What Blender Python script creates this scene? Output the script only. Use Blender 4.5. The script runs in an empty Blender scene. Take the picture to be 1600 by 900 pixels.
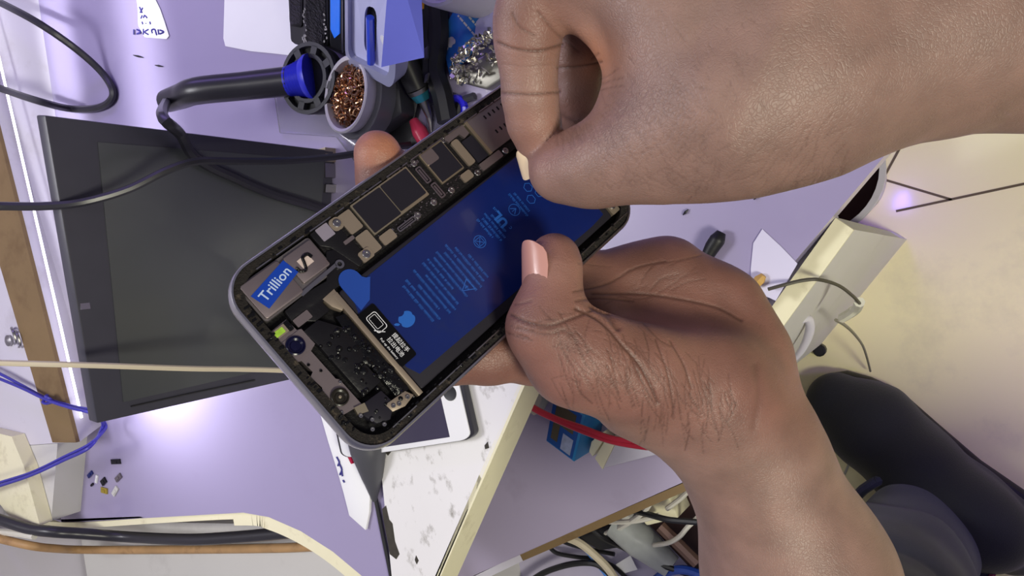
import bpy, bmesh, math, random
import numpy as np
from math import radians, sin, cos, pi
from mathutils import Vector, Matrix

random.seed(4)
rng = np.random.default_rng(7)
S = bpy.context.scene
COL = S.collection
V = Vector

# ------------------------------------------------------------------ camera
F_PX = 1250.0                      # focal length in pixels of the 1600 x 900 frame
TILT, ROLL = radians(30), radians(9)
CAM = V((0, 0, 1.08))              # the camera looks down over the bench from the worker's head
FWD = V((-sin(TILT), 0, -cos(TILT)))
_r0 = V((cos(TILT), 0, -sin(TILT)))
_u0 = V((0, 1, 0))
RIGHT = cos(ROLL) * _r0 - sin(ROLL) * _u0
UP = sin(ROLL) * _r0 + cos(ROLL) * _u0
cam_data = bpy.data.cameras.new('camera')
cam_data.sensor_width = 36.0
cam_data.lens = F_PX / 1600 * 36.0
cam_data.clip_start = 0.01
cam = bpy.data.objects.new('camera', cam_data)
COL.objects.link(cam)
cam.matrix_world = Matrix((
    (RIGHT.x, UP.x, -FWD.x, CAM.x), (RIGHT.y, UP.y, -FWD.y, CAM.y),
    (RIGHT.z, UP.z, -FWD.z, CAM.z), (0, 0, 0, 1)))
S.camera = cam

# ------------------------------------------------------------------ world, lights, exposure
w = bpy.data.worlds.new('room_ambient')
S.world = w
w.use_nodes = True
bg = w.node_tree.nodes['Background']
bg.inputs['Color'].default_value = (0.62, 0.58, 0.80, 1)
bg.inputs['Strength'].default_value = 0.26


def area(name, loc, target, size, power, color, size_y=None, spread=180):
    l = bpy.data.lights.new(name, 'AREA')
    l.energy = power
    l.color = color
    l.shape = 'RECTANGLE'
    l.size = size
    l.size_y = size_y or size
    l.spread = radians(spread)
    o = bpy.data.objects.new(name, l)
    COL.objects.link(o)
    o.location = loc
    d = V(target) - V(loc)
    z = -d.normalized()
    x = V((0, 1, 0)).cross(z).normalized()
    y = z.cross(x)
    o.rotation_euler = Matrix((x, y, z)).transposed().to_euler()
    return o


area('bench_lamp', (-0.85, 0.18, 1.65), (-0.20, 0.03, 0.75), 0.30, 7.5, (0.97, 0.96, 1.0))
area('ceiling_tube', (0.05, 0.25, 2.5), (-0.1, 0.0, 0.5), 1.2, 6.5, (1.0, 0.97, 0.92), 0.25)
area('floor_side_lamp', (0.75, -0.55, 1.5), (-0.05, -0.05, 0.0), 0.3, 17, (1.0, 0.97, 0.78))
area('purple_strip_lamp', (-0.55, 0.75, 1.0), (-0.55, 0.1, 0.58), 0.5, 1.5, (0.42, 0.28, 1.0), 0.08)
area('added_ledge_band_light', (-0.772, 0.35, 0.95), (-0.772, 0.35, 0.58), 0.045, 0.16, (1.0, 1.0, 0.98), 0.62, spread=6)  # added unseen narrow light, throws the bright band beside the ledge
area('added_bench_band_light', (-0.655, 0.35, 0.95), (-0.648, 0.35, 0.58), 0.035, 0.16, (1.0, 1.0, 0.98), 0.62, spread=14)  # second added narrow beam for the other bench band; no shelf holds it
area('added_light_behind_screen', (-0.70, -0.02, 0.66), (-0.68, -0.035, 0.58), 0.07, 0.22, (0.98, 0.97, 1.0), 0.05, spread=120)  # added hidden light that brightens the bench top behind the screen
area('under_bench_glow', (-0.075, 0.035, 0.12), (-0.075, 0.03, 0.0), 0.02, 0.08, (0.22, 0.12, 1.0), 0.02)
area('purple_side_lamp', (0.40, -0.12, 0.5), (0.08, -0.20, 0.0), 0.1, 0.22, (0.35, 0.18, 1.0), spread=70)
S.view_settings.view_transform = 'Standard'
S.view_settings.look = 'None'
S.view_settings.gamma = 1.0
S.view_settings.exposure = -0.12
S.view_settings.use_curve_mapping = False


# ------------------------------------------------------------------ places
def ray(px, py):
    return FWD + (px - 800) / F_PX * RIGHT - (py - 450) / F_PX * UP


def U(px, py, z):
    """The point of the horizontal plane at height z that the photo shows at a pixel."""
    d = ray(px, py)
    return CAM + d * ((z - CAM.z) / d.z)


def P(px, py, D):
    return CAM + ray(px, py) * D


def cam_to_world(q):
    """Camera metres (right, up, forward) to world, arrays of n x 3."""
    q = np.asarray(q, dtype=np.float64)
    B = np.array([RIGHT[:], UP[:], FWD[:]])
    return q @ B + np.array(CAM[:])


def K(px, py, D):
    return np.array([(px - 800) / F_PX * D, -(py - 450) / F_PX * D, D])


DESK = 0.58


# ------------------------------------------------------------------ materials
def srgb(c):
    return tuple(((x / 12.92) if x <= 0.04045 else ((x + 0.055) / 1.055) ** 2.4) for x in c)


def rgb(r, g, b):
    return srgb((r / 255, g / 255, b / 255))


MATS = {}


def mat(name, color, rough=0.5, metal=0.0, var=0.08, scale=30.0, bump=0.0, bump_scale=200.0,
        stain=None, stain_scale=6.0, stain_amount=0.5, coat=0.0, alpha=1.0, trans=0.0, spec=0.5, stretch=(1, 1, 1), sheen=0.0, ior=1.45):
    if name in MATS:
        return MATS[name]
    m = bpy.data.materials.new(name)
    m.use_nodes = True
    nt = m.node_tree
    b = nt.nodes['Principled BSDF']
    b.inputs['Roughness'].default_value = rough
    b.inputs['Metallic'].default_value = metal
    b.inputs['Coat Weight'].default_value = coat
    b.inputs['Coat Roughness'].default_value = 0.08
    b.inputs['Alpha'].default_value = alpha
    b.inputs['Transmission Weight'].default_value = trans
    b.inputs['Specular IOR Level'].default_value = spec
    b.inputs['Sheen Weight'].default_value = sheen
    b.inputs['IOR'].default_value = ior
    tc = nt.nodes.new('ShaderNodeTexCoord')
    mp = nt.nodes.new('ShaderNodeMapping')
    mp.inputs['Scale'].default_value = stretch
    nt.links.new(tc.outputs['Object'], mp.inputs['Vector'])
    n = nt.nodes.new('ShaderNodeTexNoise')
    n.inputs['Scale'].default_value = scale
    n.inputs['Detail'].default_value = 5
    nt.links.new(mp.outputs['Vector'], n.inputs['Vector'])
    ramp = nt.nodes.new('ShaderNodeMix')
    ramp.data_type = 'RGBA'
    lo = [max(0, c * (1 - var)) for c in color] + [1]
    hi = [min(1, c * (1 + var)) for c in color] + [1]
    ramp.inputs[6].default_value = lo
    ramp.inputs[7].default_value = hi
    nt.links.new(n.outputs['Fac'], ramp.inputs[0])
    out = ramp.outputs[2]
    if stain:
        n2 = nt.nodes.new('ShaderNodeTexNoise')
        n2.inputs['Scale'].default_value = stain_scale
        n2.inputs['Detail'].default_value = 8
        n2.inputs['Roughness'].default_value = 0.65
        nt.links.new(mp.outputs['Vector'], n2.inputs['Vector'])
        cr = nt.nodes.new('ShaderNodeValToRGB')
        cr.color_ramp.elements[0].position = 0.56
        cr.color_ramp.elements[1].position = 0.72
        cr.color_ramp.elements[1].color = (stain_amount,) * 3 + (1,)
        nt.links.new(n2.outputs['Fac'], cr.inputs['Fac'])
        mx = nt.nodes.new('ShaderNodeMix')
        mx.data_type = 'RGBA'
        mx.inputs[7].default_value = tuple(stain) + (1,)
        nt.links.new(cr.outputs['Color'], mx.inputs[0])
        nt.links.new(out, mx.inputs[6])
        out = mx.outputs[2]
    nt.links.new(out, b.inputs['Base Color'])
    if bump:
        n3 = nt.nodes.new('ShaderNodeTexNoise')
        n3.inputs['Scale'].default_value = bump_scale
        n3.inputs['Detail'].default_value = 4
        nt.links.new(mp.outputs['Vector'], n3.inputs['Vector'])
        bp = nt.nodes.new('ShaderNodeBump')
        bp.inputs['Strength'].default_value = bump
        bp.inputs['Distance'].default_value = 0.001
        nt.links.new(n3.outputs['Fac'], bp.inputs['Height'])
        nt.links.new(bp.outputs['Normal'], b.inputs['Normal'])
    MATS[name] = m
    return m


def emit(name, color, strength):
    m = bpy.data.materials.new(name)
    m.use_nodes = True
    b = m.node_tree.nodes['Principled BSDF']
    b.inputs['Base Color'].default_value = (0.8, 0.8, 0.8, 1)
    b.inputs['Emission Color'].default_value = tuple(color) + (1,)
    b.inputs['Emission Strength'].default_value = strength
    return m


# ------------------------------------------------------------------ mesh helpers
def newbm():
    return bmesh.new()


def prism(bm, pts, depth):
    """Polygon pts (list of Vector, seen from its outside) thickened by the vector depth."""
    pts = [V(p) for p in pts]
    depth = V(depth)
    a = [bm.verts.new(p) for p in pts]
    b = [bm.verts.new(p + depth) for p in pts]
    bm.faces.new(a)
    bm.faces.new(b[::-1])
    n = len(pts)
    for i in range(n):
        bm.faces.new((a[i], b[i], b[(i + 1) % n], a[(i + 1) % n]))


def boxv(bm, o, ax, ay, az):
    o, ax, ay, az = V(o), V(ax), V(ay), V(az)
    prism(bm, [o, o + ax, o + ax + ay, o + ay], az)


def smooth_path(pts, n=8):
    pts = [V(p) for p in pts]
    if len(pts) < 3:
        return pts
    P_ = [pts[0] * 2 - pts[1]] + pts + [pts[-1] * 2 - pts[-2]]
    out = []
    for i in range(1, len(P_) - 2):
        p0, p1, p2, p3 = P_[i - 1:i + 3]
        for k in range(n):
            t = k / n
            out.append(0.5 * ((2 * p1) + (p2 - p0) * t + (2 * p0 - 5 * p1 + 4 * p2 - p3) * t * t + (3 * p1 - p0 - 3 * p2 + p3) * t ** 3))
    out.append(pts[-1])
    return out


def tube(bm, pts, r, seg=8, n=8, cap=True):
    path = smooth_path(pts, n) if n > 1 else [V(p) for p in pts]
    m = len(path)
    rs = r if hasattr(r, '__len__') else [r] * 2
    t0 = (path[1] - path[0]).normalized()
    ref = V((0, 0, 1)) if abs(t0.z) < 0.9 else V((1, 0, 0))
    nrm = (ref - t0 * ref.dot(t0)).normalized()
    rings = []
    for i, p in enumerate(path):
        t = (path[min(i + 1, m - 1)] - path[max(i - 1, 0)]).normalized()
        nrm = (nrm - t * nrm.dot(t)).normalized()
        bn = t.cross(nrm)
        x = i / (m - 1) * (len(rs) - 1)
        j = min(int(x), len(rs) - 2)
        rad = rs[j] + (rs[j + 1] - rs[j]) * (x - j)
        rings.append([bm.verts.new(p + (nrm * cos(2 * pi * k / seg) + bn * sin(2 * pi * k / seg)) * rad) for k in range(seg)])
    for a, b in zip(rings, rings[1:]):
        for k in range(seg):
            bm.faces.new((a[k], a[(k + 1) % seg], b[(k + 1) % seg], b[k]))
    if cap:
        bm.faces.new(rings[0][::-1])
        bm.faces.new(rings[-1])


def lathe(bm, prof, o, ax, seg=24, sx=1.0, xdir=None, cap=True):
    """Profile [(radius, height)] turned about axis ax through o."""
    ax = V(ax).normalized()
    x = V(xdir) if xdir is not None else (V((1, 0, 0)) if abs(ax.x) < 0.9 else V((0, 1, 0)))
    x = (x - ax * x.dot(ax)).normalized()
    y = ax.cross(x)
    rings = []
    for r, h in prof:
        rings.append([bm.verts.new(V(o) + ax * h + (x * cos(2 * pi * k / seg) * sx + y * sin(2 * pi * k / seg)) * max(r, 1e-5)) for k in range(seg)])
    for a, b in zip(rings, rings[1:]):
        for k in range(seg):
            bm.faces.new((a[k], a[(k + 1) % seg], b[(k + 1) % seg], b[k]))
    if cap:
        bm.faces.new(rings[0][::-1])
        bm.faces.new(rings[-1])


def bevel(bm, w, seg=2):
    es = [e for e in bm.edges if len(e.link_faces) == 2 and e.calc_face_angle(0) > 0.6]
    if es:
        bmesh.ops.bevel(bm, geom=es, offset=w, segments=seg, affect='EDGES', profile=0.5, clamp_overlap=True)


def finish(o, smooth, angle=40):
    me = o.data
    if smooth:
        me.polygons.foreach_set('use_smooth', [True] * len(me.polygons))
        try:
            me.set_sharp_from_angle(angle=radians(angle))
        except Exception:
            pass


def root_of(o):
    while o.parent:
        o = o.parent
    return o


def tag(o, label=None, cat=None, group=None, kind=None):
    if label:
        o['label'] = label
    if cat:
        o['category'] = cat
    if group:
        o['group'] = group
    if kind:
        o['kind'] = kind
    return o


def thing(name, label, cat, loc, group=None):
    o = bpy.data.objects.new(name, None)
    o.empty_display_size = 0.02
    COL.objects.link(o)
    o.location = loc
    return tag(o, label, cat, group)


def obj(name, bm, material, parent=None, smooth=True, bev=0.0, angle=40, label=None):
    """One mesh object from a bmesh in world coordinates, set into its thing's own frame."""
    bmesh.ops.recalc_face_normals(bm, faces=bm.faces)
    if bev:
        bevel(bm, bev)
    me = bpy.data.meshes.new(name)
    if parent:
        base = V(root_of(parent).location)
    else:
        xs = [v.co for v in bm.verts]
        lo = V((min(p.x for p in xs), min(p.y for p in xs), min(p.z for p in xs)))
        hi = V((max(p.x for p in xs), max(p.y for p in xs), max(p.z for p in xs)))
        base = V(((lo.x + hi.x) / 2, (lo.y + hi.y) / 2, lo.z))
    for v in bm.verts:
        v.co -= base
    bm.to_mesh(me)
    bm.free()
    o = bpy.data.objects.new(name, me)
    COL.objects.link(o)
    if parent:
        o.parent = parent
    else:
        o.location = base
    if material:
        me.materials.append(material)
    finish(o, smooth, angle)
    if label:
        o['label'] = label
    return o


def single(name, label, cat, bm, material, group=None, **kw):
    return tag(obj(name, bm, material, None, **kw), label, cat, group)


def text_bm(s, size, o, xdir, ydir, depth=0.0002, align='CENTER', bold=0.0):
    """Lettering as a mesh: o is the middle of the line, xdir the reading direction, ydir the letters' up."""
    cu = bpy.data.curves.new('lettering', 'FONT')
    cu.body = s
    cu.size = size
    cu.align_x = align
    cu.align_y = 'CENTER'
    cu.offset = bold
    cu.resolution_u = 3
    to = bpy.data.objects.new('lettering', cu)
    COL.objects.link(to)
    dg = bpy.context.evaluated_depsgraph_get()
    dg.update()
    me = bpy.data.meshes.new_from_object(to.evaluated_get(dg))
    bpy.data.objects.remove(to)
    bm = newbm()
    bm.from_mesh(me)
    bpy.data.meshes.remove(me)
    x, y = V(xdir).normalized(), V(ydir).normalized()
    z = x.cross(y)
    for v in bm.verts:
        v.co = V(o) + x * v.co.x + y * v.co.y + z * depth
    return bm


def merge(bm, other):
    me = bpy.data.meshes.new('tmp')
    other.to_mesh(me)
    other.free()
    bm.from_mesh(me)
    bpy.data.meshes.remove(me)


# ------------------------------------------------------------------ implicit surfaces for bodies
class Field:
    """Smooth unions of tapered capsules and ellipsoids sampled on a grid and turned into one continuous mesh."""

    def __init__(self, lo, hi, h):
        self.lo = np.array(lo, float)
        self.h = h
        self.n = np.ceil((np.array(hi, float) - self.lo) / h).astype(int) + 1
        self.F = np.full(self.n, 0.03, np.float32)

    def window(self, lo, hi):
        a = np.clip(np.floor((lo - self.lo) / self.h).astype(int), 0, self.n)
        b = np.clip(np.ceil((hi - self.lo) / self.h).astype(int) + 1, 0, self.n)
        if (b <= a).any():
            return None
        g = [(self.lo[i] + np.arange(a[i], b[i]) * self.h).astype(np.float32) for i in range(3)]
        X = np.stack(np.meshgrid(*g, indexing='ij'), -1)
        return tuple(slice(a[i], b[i]) for i in range(3)), X

    def blend(self, sl, d, k, sub=False):
        A = self.F[sl]
        if sub:
            A, d = -A, d
            hh = np.clip(0.5 + 0.5 * (d - A) / k, 0, 1)
            R = d * (1 - hh) + A * hh - k * hh * (1 - hh)
            self.F[sl] = -R
            return
        hh = np.clip(0.5 + 0.5 * (d - A) / k, 0, 1)
        self.F[sl] = d * (1 - hh) + A * hh - k * hh * (1 - hh)

    def cap(self, a, b, ra, rb, k=0.006):
        a, b = np.array(a, float), np.array(b, float)
        m = max(ra, rb) + 0.012 + k
        got = self.window(np.minimum(a, b) - m, np.maximum(a, b) + m)
        if got is None:
            return
        sl, X = got
        ab = (b - a).astype(np.float32)
        t = np.clip(((X - a.astype(np.float32)) @ ab) / (ab @ ab), 0, 1)
        d = np.linalg.norm(X - a.astype(np.float32) - t[..., None] * ab, axis=-1) - (ra + t * (rb - ra))
        self.blend(sl, d.astype(np.float32), k)

    def chain(self, pts, rad, k=0.006):
        for i in range(len(pts) - 1):
            self.cap(pts[i], pts[i + 1], rad[i], rad[i + 1], k)

    def ell(self, c, axes, k=0.006, sub=False):
        """axes: three vectors whose lengths are the half axes."""
        c = np.array(c, float)
        A = np.array(axes, float)
        ln = np.linalg.norm(A, axis=1)
        m = ln.max() + 0.012 + k
        got = self.window(c - m, c + m)
        if got is None:
            return
        sl, X = got
        q = (X - c.astype(np.float32)) @ (A / ln[:, None]).T.astype(np.float32)
        k0 = np.linalg.norm(q / ln, axis=-1)
        k1 = np.linalg.norm(q / ln ** 2, axis=-1) + 1e-6
        d = k0 * (k0 - 1) / k1
        self.blend(sl, d.astype(np.float32), k, sub)

    def mesh(self):
        F, h = self.F, self.h
        n = np.array(F.shape)
        s = F < 0
        cnt = np.zeros(n - 1, np.int8)
        for i in (0, 1):
            for j in (0, 1):
                for k in (0, 1):
                    cnt += s[i:n[0] - 1 + i, j:n[1] - 1 + j, k:n[2] - 1 + k]
        act = (cnt > 0) & (cnt < 8)
        idx = np.argwhere(act)
        vid = np.full(n - 1, -1, np.int64)
        vid[act] = np.arange(len(idx))
        acc = np.zeros((len(idx), 3))
        w_ = np.zeros(len(idx))
        cor = [np.array((i, j, k)) for i in (0, 1) for j in (0, 1) for k in (0, 1)]
        val = {tuple(c): F[idx[:, 0] + c[0], idx[:, 1] + c[1], idx[:, 2] + c[2]].astype(float) for c in cor}
        for ax in range(3):
            for c in cor:
                if c[ax] == 0:
                    e = c.copy()
                    e[ax] = 1
                    v0, v1 = val[tuple(c)], val[tuple(e)]
                    hit = (v0 < 0) != (v1 < 0)
                    t = np.where(hit, v0 / np.where(hit, v0 - v1, 1), 0)
                    p = np.tile(c.astype(float), (len(idx), 1))
                    p[:, ax] = t
                    acc[hit] += p[hit]
                    w_[hit] += 1
        verts = self.lo + (idx + acc / w_[:, None]) * h
        faces = []
        for ax in range(3):
            o1, o2 = [(1, 2), (2, 0), (0, 1)][ax]
            sl0 = [slice(1, n[i] - 1) for i in range(3)]
            sl1 = list(sl0)
            sl0[ax] = slice(0, n[ax] - 1)
            sl1[ax] = slice(1, n[ax])
            a, b = s[tuple(sl0)], s[tuple(sl1)]
            ed = np.argwhere(a != b)
            off = np.array([1, 1, 1])
            off[ax] = 0
            p = ed + off
            flip = a[tuple(ed.T)]
            d1 = np.zeros(3, int)
            d1[o1] = 1
            d2 = np.zeros(3, int)
            d2[o2] = 1
            g = lambda q: vid[q[:, 0], q[:, 1], q[:, 2]]
            quad = np.stack([g(p - d1 - d2), g(p - d2), g(p), g(p - d1)], 1)
            quad[~flip] = quad[~flip][:, ::-1]
            faces.append(quad)
        return verts, np.concatenate(faces)


def np_mesh(name, verts, faces):
    me = bpy.data.meshes.new(name)
    me.vertices.add(len(verts))
    me.vertices.foreach_set('co', np.asarray(verts, np.float32).ravel())
    nf = len(faces)
    me.loops.add(nf * 4)
    me.loops.foreach_set('vertex_index', np.asarray(faces, np.int32).ravel())
    me.polygons.add(nf)
    me.polygons.foreach_set('loop_start', np.arange(nf, dtype=np.int32) * 4)
    me.polygons.foreach_set('use_smooth', np.ones(nf, bool))
    me.update(calc_edges=True)
    me.validate()
    return me


def vert_normals(verts, faces):
    a, b, c, d = (verts[faces[:, i]] for i in range(4))
    fn = np.cross(c - a, d - b)
    N_ = np.zeros_like(verts)
    for i in range(4):
        np.add.at(N_, faces[:, i], fn)
    return N_ / (np.linalg.norm(N_, axis=1)[:, None] + 1e-12)


def relax(verts, faces, it=2, lam=0.5):
    for _ in range(it):
        acc = np.zeros_like(verts)
        cn = np.zeros(len(verts))
        for i in range(4):
            j = (i + 1) % 4
            np.add.at(acc, faces[:, i], verts[faces[:, j]])
            np.add.at(acc, faces[:, j], verts[faces[:, i]])
            np.add.at(cn, faces[:, i], 1)
            np.add.at(cn, faces[:, j], 1)
        verts = verts + lam * (acc / cn[:, None] - verts)
    return verts


def subdivide(verts, faces):
    """Linear split of every quad into four (then relaxed): finer vertices to carve creases into."""
    e = np.concatenate([faces[:, [i, (i + 1) % 4]] for i in range(4)])
    es = np.sort(e, 1)
    key = es[:, 0].astype(np.int64) * len(verts) + es[:, 1]
    uq, inv = np.unique(key, return_inverse=True)
    ea, eb = uq // len(verts), uq % len(verts)
    mid = (verts[ea] + verts[eb]) / 2
    cen = verts[faces].mean(1)
    nv, ne, nf = len(verts), len(uq), len(faces)
    ei = [nv + inv[i * nf:(i + 1) * nf] for i in range(4)]
    ci = nv + ne + np.arange(nf)
    out = [np.stack([faces[:, i], ei[i], ci, ei[i - 1]], 1) for i in range(4)]
    return np.concatenate([verts, mid, cen]), np.concatenate(out)
# ================================================================== THE SETTING AND THE BENCH
M_LAM = mat('purple_lit_laminate', rgb(154, 145, 180), rough=0.30, var=0.03, scale=8, stain=rgb(120, 108, 140), stain_scale=14, stain_amount=0.10, coat=0.6, bump=0.03, bump_scale=60)  # white laminate with the purple light's tint put into its base colour
M_LAMG = mat('grey_laminate', rgb(196, 194, 192), rough=0.45, var=0.05, scale=9, stain=rgb(120, 112, 110), stain_scale=10, stain_amount=0.25)
M_WHITEP = mat('white_paint', rgb(200, 196, 208), rough=0.45, var=0.04, scale=12, stain=rgb(140, 130, 130), stain_scale=16, stain_amount=0.3)
M_STAIN = mat('stained_white_board', rgb(226, 224, 226), rough=0.5, var=0.05, scale=14, stain=rgb(96, 88, 70), stain_scale=75, stain_amount=0.75, stretch=(1, 0.6, 1))
M_CREAM = mat('cream_edge_band', rgb(228, 222, 190), rough=0.55, var=0.06, scale=40, stain=rgb(140, 124, 84), stain_scale=40, stain_amount=0.35)
M_BROWN = mat('raw_brown_board', rgb(122, 100, 68), rough=0.75, var=0.14, scale=25, stain=rgb(90, 66, 40), stain_scale=20, stain_amount=0.5, bump=0.2)
M_SHELF = mat('dull_purple_laminate', rgb(170, 160, 186), rough=0.42, var=0.04, scale=6, stain=rgb(90, 80, 95), stain_scale=12, stain_amount=0.2)
M_FLOOR = mat('cream_marble', rgb(240, 232, 180), rough=0.22, var=0.05, scale=5, stain=rgb(168, 160, 140), stain_scale=5, stain_amount=0.35, coat=0.2)
M_GROUT = mat('dark_grout', rgb(96, 84, 62), rough=0.9)
M_BLACKP = mat('black_plastic', rgb(30, 30, 34), rough=0.42, var=0.15)
M_RUBBER = mat('black_rubber', rgb(44, 43, 50), rough=0.33, var=0.1)
M_STEEL = mat('steel', rgb(160, 158, 160), rough=0.32, metal=1.0, var=0.08)

# floor
bm = newbm()
boxv(bm, (-1.6, -1.3, -0.03), (3.0, 0, 0), (0, 2.6, 0), (0, 0, 0.03))
floor = tag(obj('floor', bm, M_FLOOR, smooth=False), kind='structure')
bm = newbm()


def strip(bm, p, q, wd, h=0.0006):
    p, q = V(p), V(q)
    d = (q - p).normalized()
    n = V((-d.y, d.x, 0)) * wd / 2
    prism(bm, [p - n, q - n, q + n, p + n], (0, 0, h))


for a, b in (((1445, 160), (1379, 281)), ((1376, 279), (1487, 312)), ((1700, 266), (1400, 330)), ((1379, 281), (1330, 330))):
    strip(bm, U(*a, 0), U(*b, 0), 0.0028)
obj('grout', bm, M_GROUT, floor, smooth=False)

# back wall and the ledge along it
bm = newbm()
boxv(bm, (-1.005, -0.60, 0), (0.05, 0, 0), (0, 1.6, 0), (0, 0, 1.3))
tag(obj('wall_back', bm, M_WHITEP, smooth=False), kind='structure')


def ext(a, b, t):
    return a + (b - a) * t


LZ = 0.612
b1, b0 = U(158, 665, DESK), U(60, 0, DESK)
t1, t0 = U(125, 690, LZ), U(8, 225, LZ)
b0, t0 = ext(b1, b0, 1.5), ext(t1, t0, 2.2)
wx = -0.9548
bm = newbm()
A_ = [b0, b1, t1, t0]
bk = [V((wx, b0.y, DESK)), V((wx, b1.y, DESK)), V((wx, t1.y, LZ)), V((wx, t0.y, LZ))]
va = [bm.verts.new(p) for p in A_]
vb = [bm.verts.new(p) for p in bk]
bm.faces.new(va)
bm.faces.new(vb[::-1])
for i in range(4):
    bm.faces.new((va[i], vb[i], vb[(i + 1) % 4], va[(i + 1) % 4]))
ledge = tag(obj('trim_1', bm, M_WHITEP, smooth=False), kind='structure')
bm = newbm()
k1, k0 = U(88, 690, LZ), U(0, 395, LZ)
k0 = ext(k1, k0, 1.9)
prism(bm, [t1 + V((0, 0, .0001)), t0 + V((0, 0, .0001)), k0, k1], (0, 0, 0.004))
obj('wood_strip', bm, M_BROWN, ledge, smooth=False)
bm = newbm()                                     # thin lit LED strip under the ledge's front edge
d_ = [ext(t1, b1, 0.22) + (b1 - t1) * 0 + V((0.0025, 0, 0)), ext(t0, b0, 0.22) + V((0.0025, 0, 0))]
d_[0] = ext(d_[0], d_[1], 0.03)
tube(bm, d_, 0.0014, 6, n=1)
obj('light_strip', bm, emit('led_glow', (0.92, 0.90, 1.0), 3.0), ledge)

# the workbench
bench = thing('workbench', 'white laminate workbench, purple light tinted into its top, carrying the repair tools', 'workbench', (-0.35, 0.1, 0))
top = [V((-0.904, 0.62, DESK)), V((-0.904, -0.178, DESK))] + [U(x, y, DESK) for x, y in (
    (84, 812), (130, 815), (380, 801), (420, 808), (470, 830), (520, 862), (575, 908), (640, 965), (690, 890), (700, 800), (812, 596), (1130, 520), (1180, 481), (1385, 240), (1470, 140))]
top.append(V((top[-1].x + 0.02, 0.62, DESK)))
bm = newbm()
prism(bm, top, (0, 0, -0.018))
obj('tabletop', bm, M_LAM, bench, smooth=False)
bm = newbm()                                     # cream lip that follows the cut-out side edge
edge = [U(x, y, DESK - 0.001) for x, y in ((60, 815), (130, 816), (250, 808), (380, 801), (420, 808), (470, 830), (520, 862), (575, 908))]
path = smooth_path(edge, 6)
for i, (a, b) in enumerate(zip(path, path[1:])):
    d = (b - a).normalized()
    n = V((d.y, -d.x, 0)) * (0.006 if i < 17 else 0.012)
    prism(bm, [a, b, b + n, a + n], (0, 0, -0.014))
bmesh.ops.remove_doubles(bm, verts=bm.verts, dist=0.0004)
obj('edge_strip', bm, M_CREAM, bench, smooth=False)
BZ = DESK + 0.006


def board(pts, z, th):
    bm = newbm()
    prism(bm, [U(x, y, z) for x, y in pts], (0, 0, -th))
    return bm


obj('side_board', board([(560, 586), (820, 590), (690, 893), (650, 985), (628, 985), (612, 900), (592, 700)], BZ, 0.005), M_STAIN, bench, smooth=False, label='stained white board with a cream edge')
bm = newbm()
a, b = U(824, 590, BZ), U(688, 900, BZ)
b = ext(a, b, 1.3)
d = (b - a).normalized()
n = V((-d.y, d.x, 0))
n = n if n.dot(V((1, -1, 0))) > 0 else -n
prism(bm, [a - n * 0.004, b - n * 0.004, b + n * 0.0005, a + n * 0.0005], (0, 0, -0.034))
obj('board_edge', bm, M_CREAM, bench, smooth=False)
obj('end_board', board([(700, 470), (930, 450), (960, 540), (830, 588), (640, 580)], BZ + 0.001, 0.0065), M_STAIN, bench, smooth=False)
bm = newbm()
prism(bm, [U(x, y, BZ + 0.0012) for x, y in ((728, 581), (826, 586), (826, 592), (728, 586))], (0, 0, 0.001))
obj('joint_strip', bm, M_CREAM, bench, smooth=False)
bm = newbm()                                     # black gap lined with a strip beside the stained board
tube(bm, [U(x, y, DESK + 0.002) for x, y in ((566, 690), (584, 765), (597, 830), (612, 905), (624, 980))], 0.0018, 6)
obj('seam_strip', bm, M_BLACKP, bench)
SZ = 0.42
for k_, pts in enumerate((((602, 700), (607, 696), (611, 706), (606, 712), (602, 707)), ((597, 795), (603, 790), (608, 812), (613, 818), (617, 846), (624, 866), (619, 874), (609, 866), (604, 838), (599, 812)), ((650, 868), (654, 876), (651, 882), (648, 875)), ((757, 696), (762, 690), (764, 700), (758, 702)))):
    obj('dark_stain', board(pts, BZ + .0003, .0004), mat('dark_grime', rgb(58, 54, 48), rough=.8, var=.5, scale=200), bench, smooth=False)
obj('lower_shelf', board([(560, 985), (745, 897), (1084, 746), (1170, 708), (1130, 500), (800, 470), (560, 620)], SZ, 0.012), M_SHELF, bench, smooth=False)
bm = newbm()
a, b, c = U(735, 903, SZ), U(812, 866, SZ), U(1120, 732, SZ)
for p, q, m_, nm in ((a, b, M_WHITEP, 'shelf_edge'), (b, c, M_BROWN, 'shelf_edge')):
    bm = newbm()
    d = (q - p).normalized()
    n = V((d.y, -d.x, 0)) * 0.007
    prism(bm, [p, q, q + n, p + n], (0, 0, -0.012))
    obj(nm, bm, m_, bench, smooth=False)
obj('bottom_board', board([(560, 1010), (640, 860), (960, 720), (1120, 720), (1190, 1010)], 0.30, 0.015), mat('pale_violet_board', rgb(178, 172, 196), rough=0.5, var=0.05, stain=rgb(90, 84, 100), stain_scale=9, stain_amount=0.5), bench, smooth=False)
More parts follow.
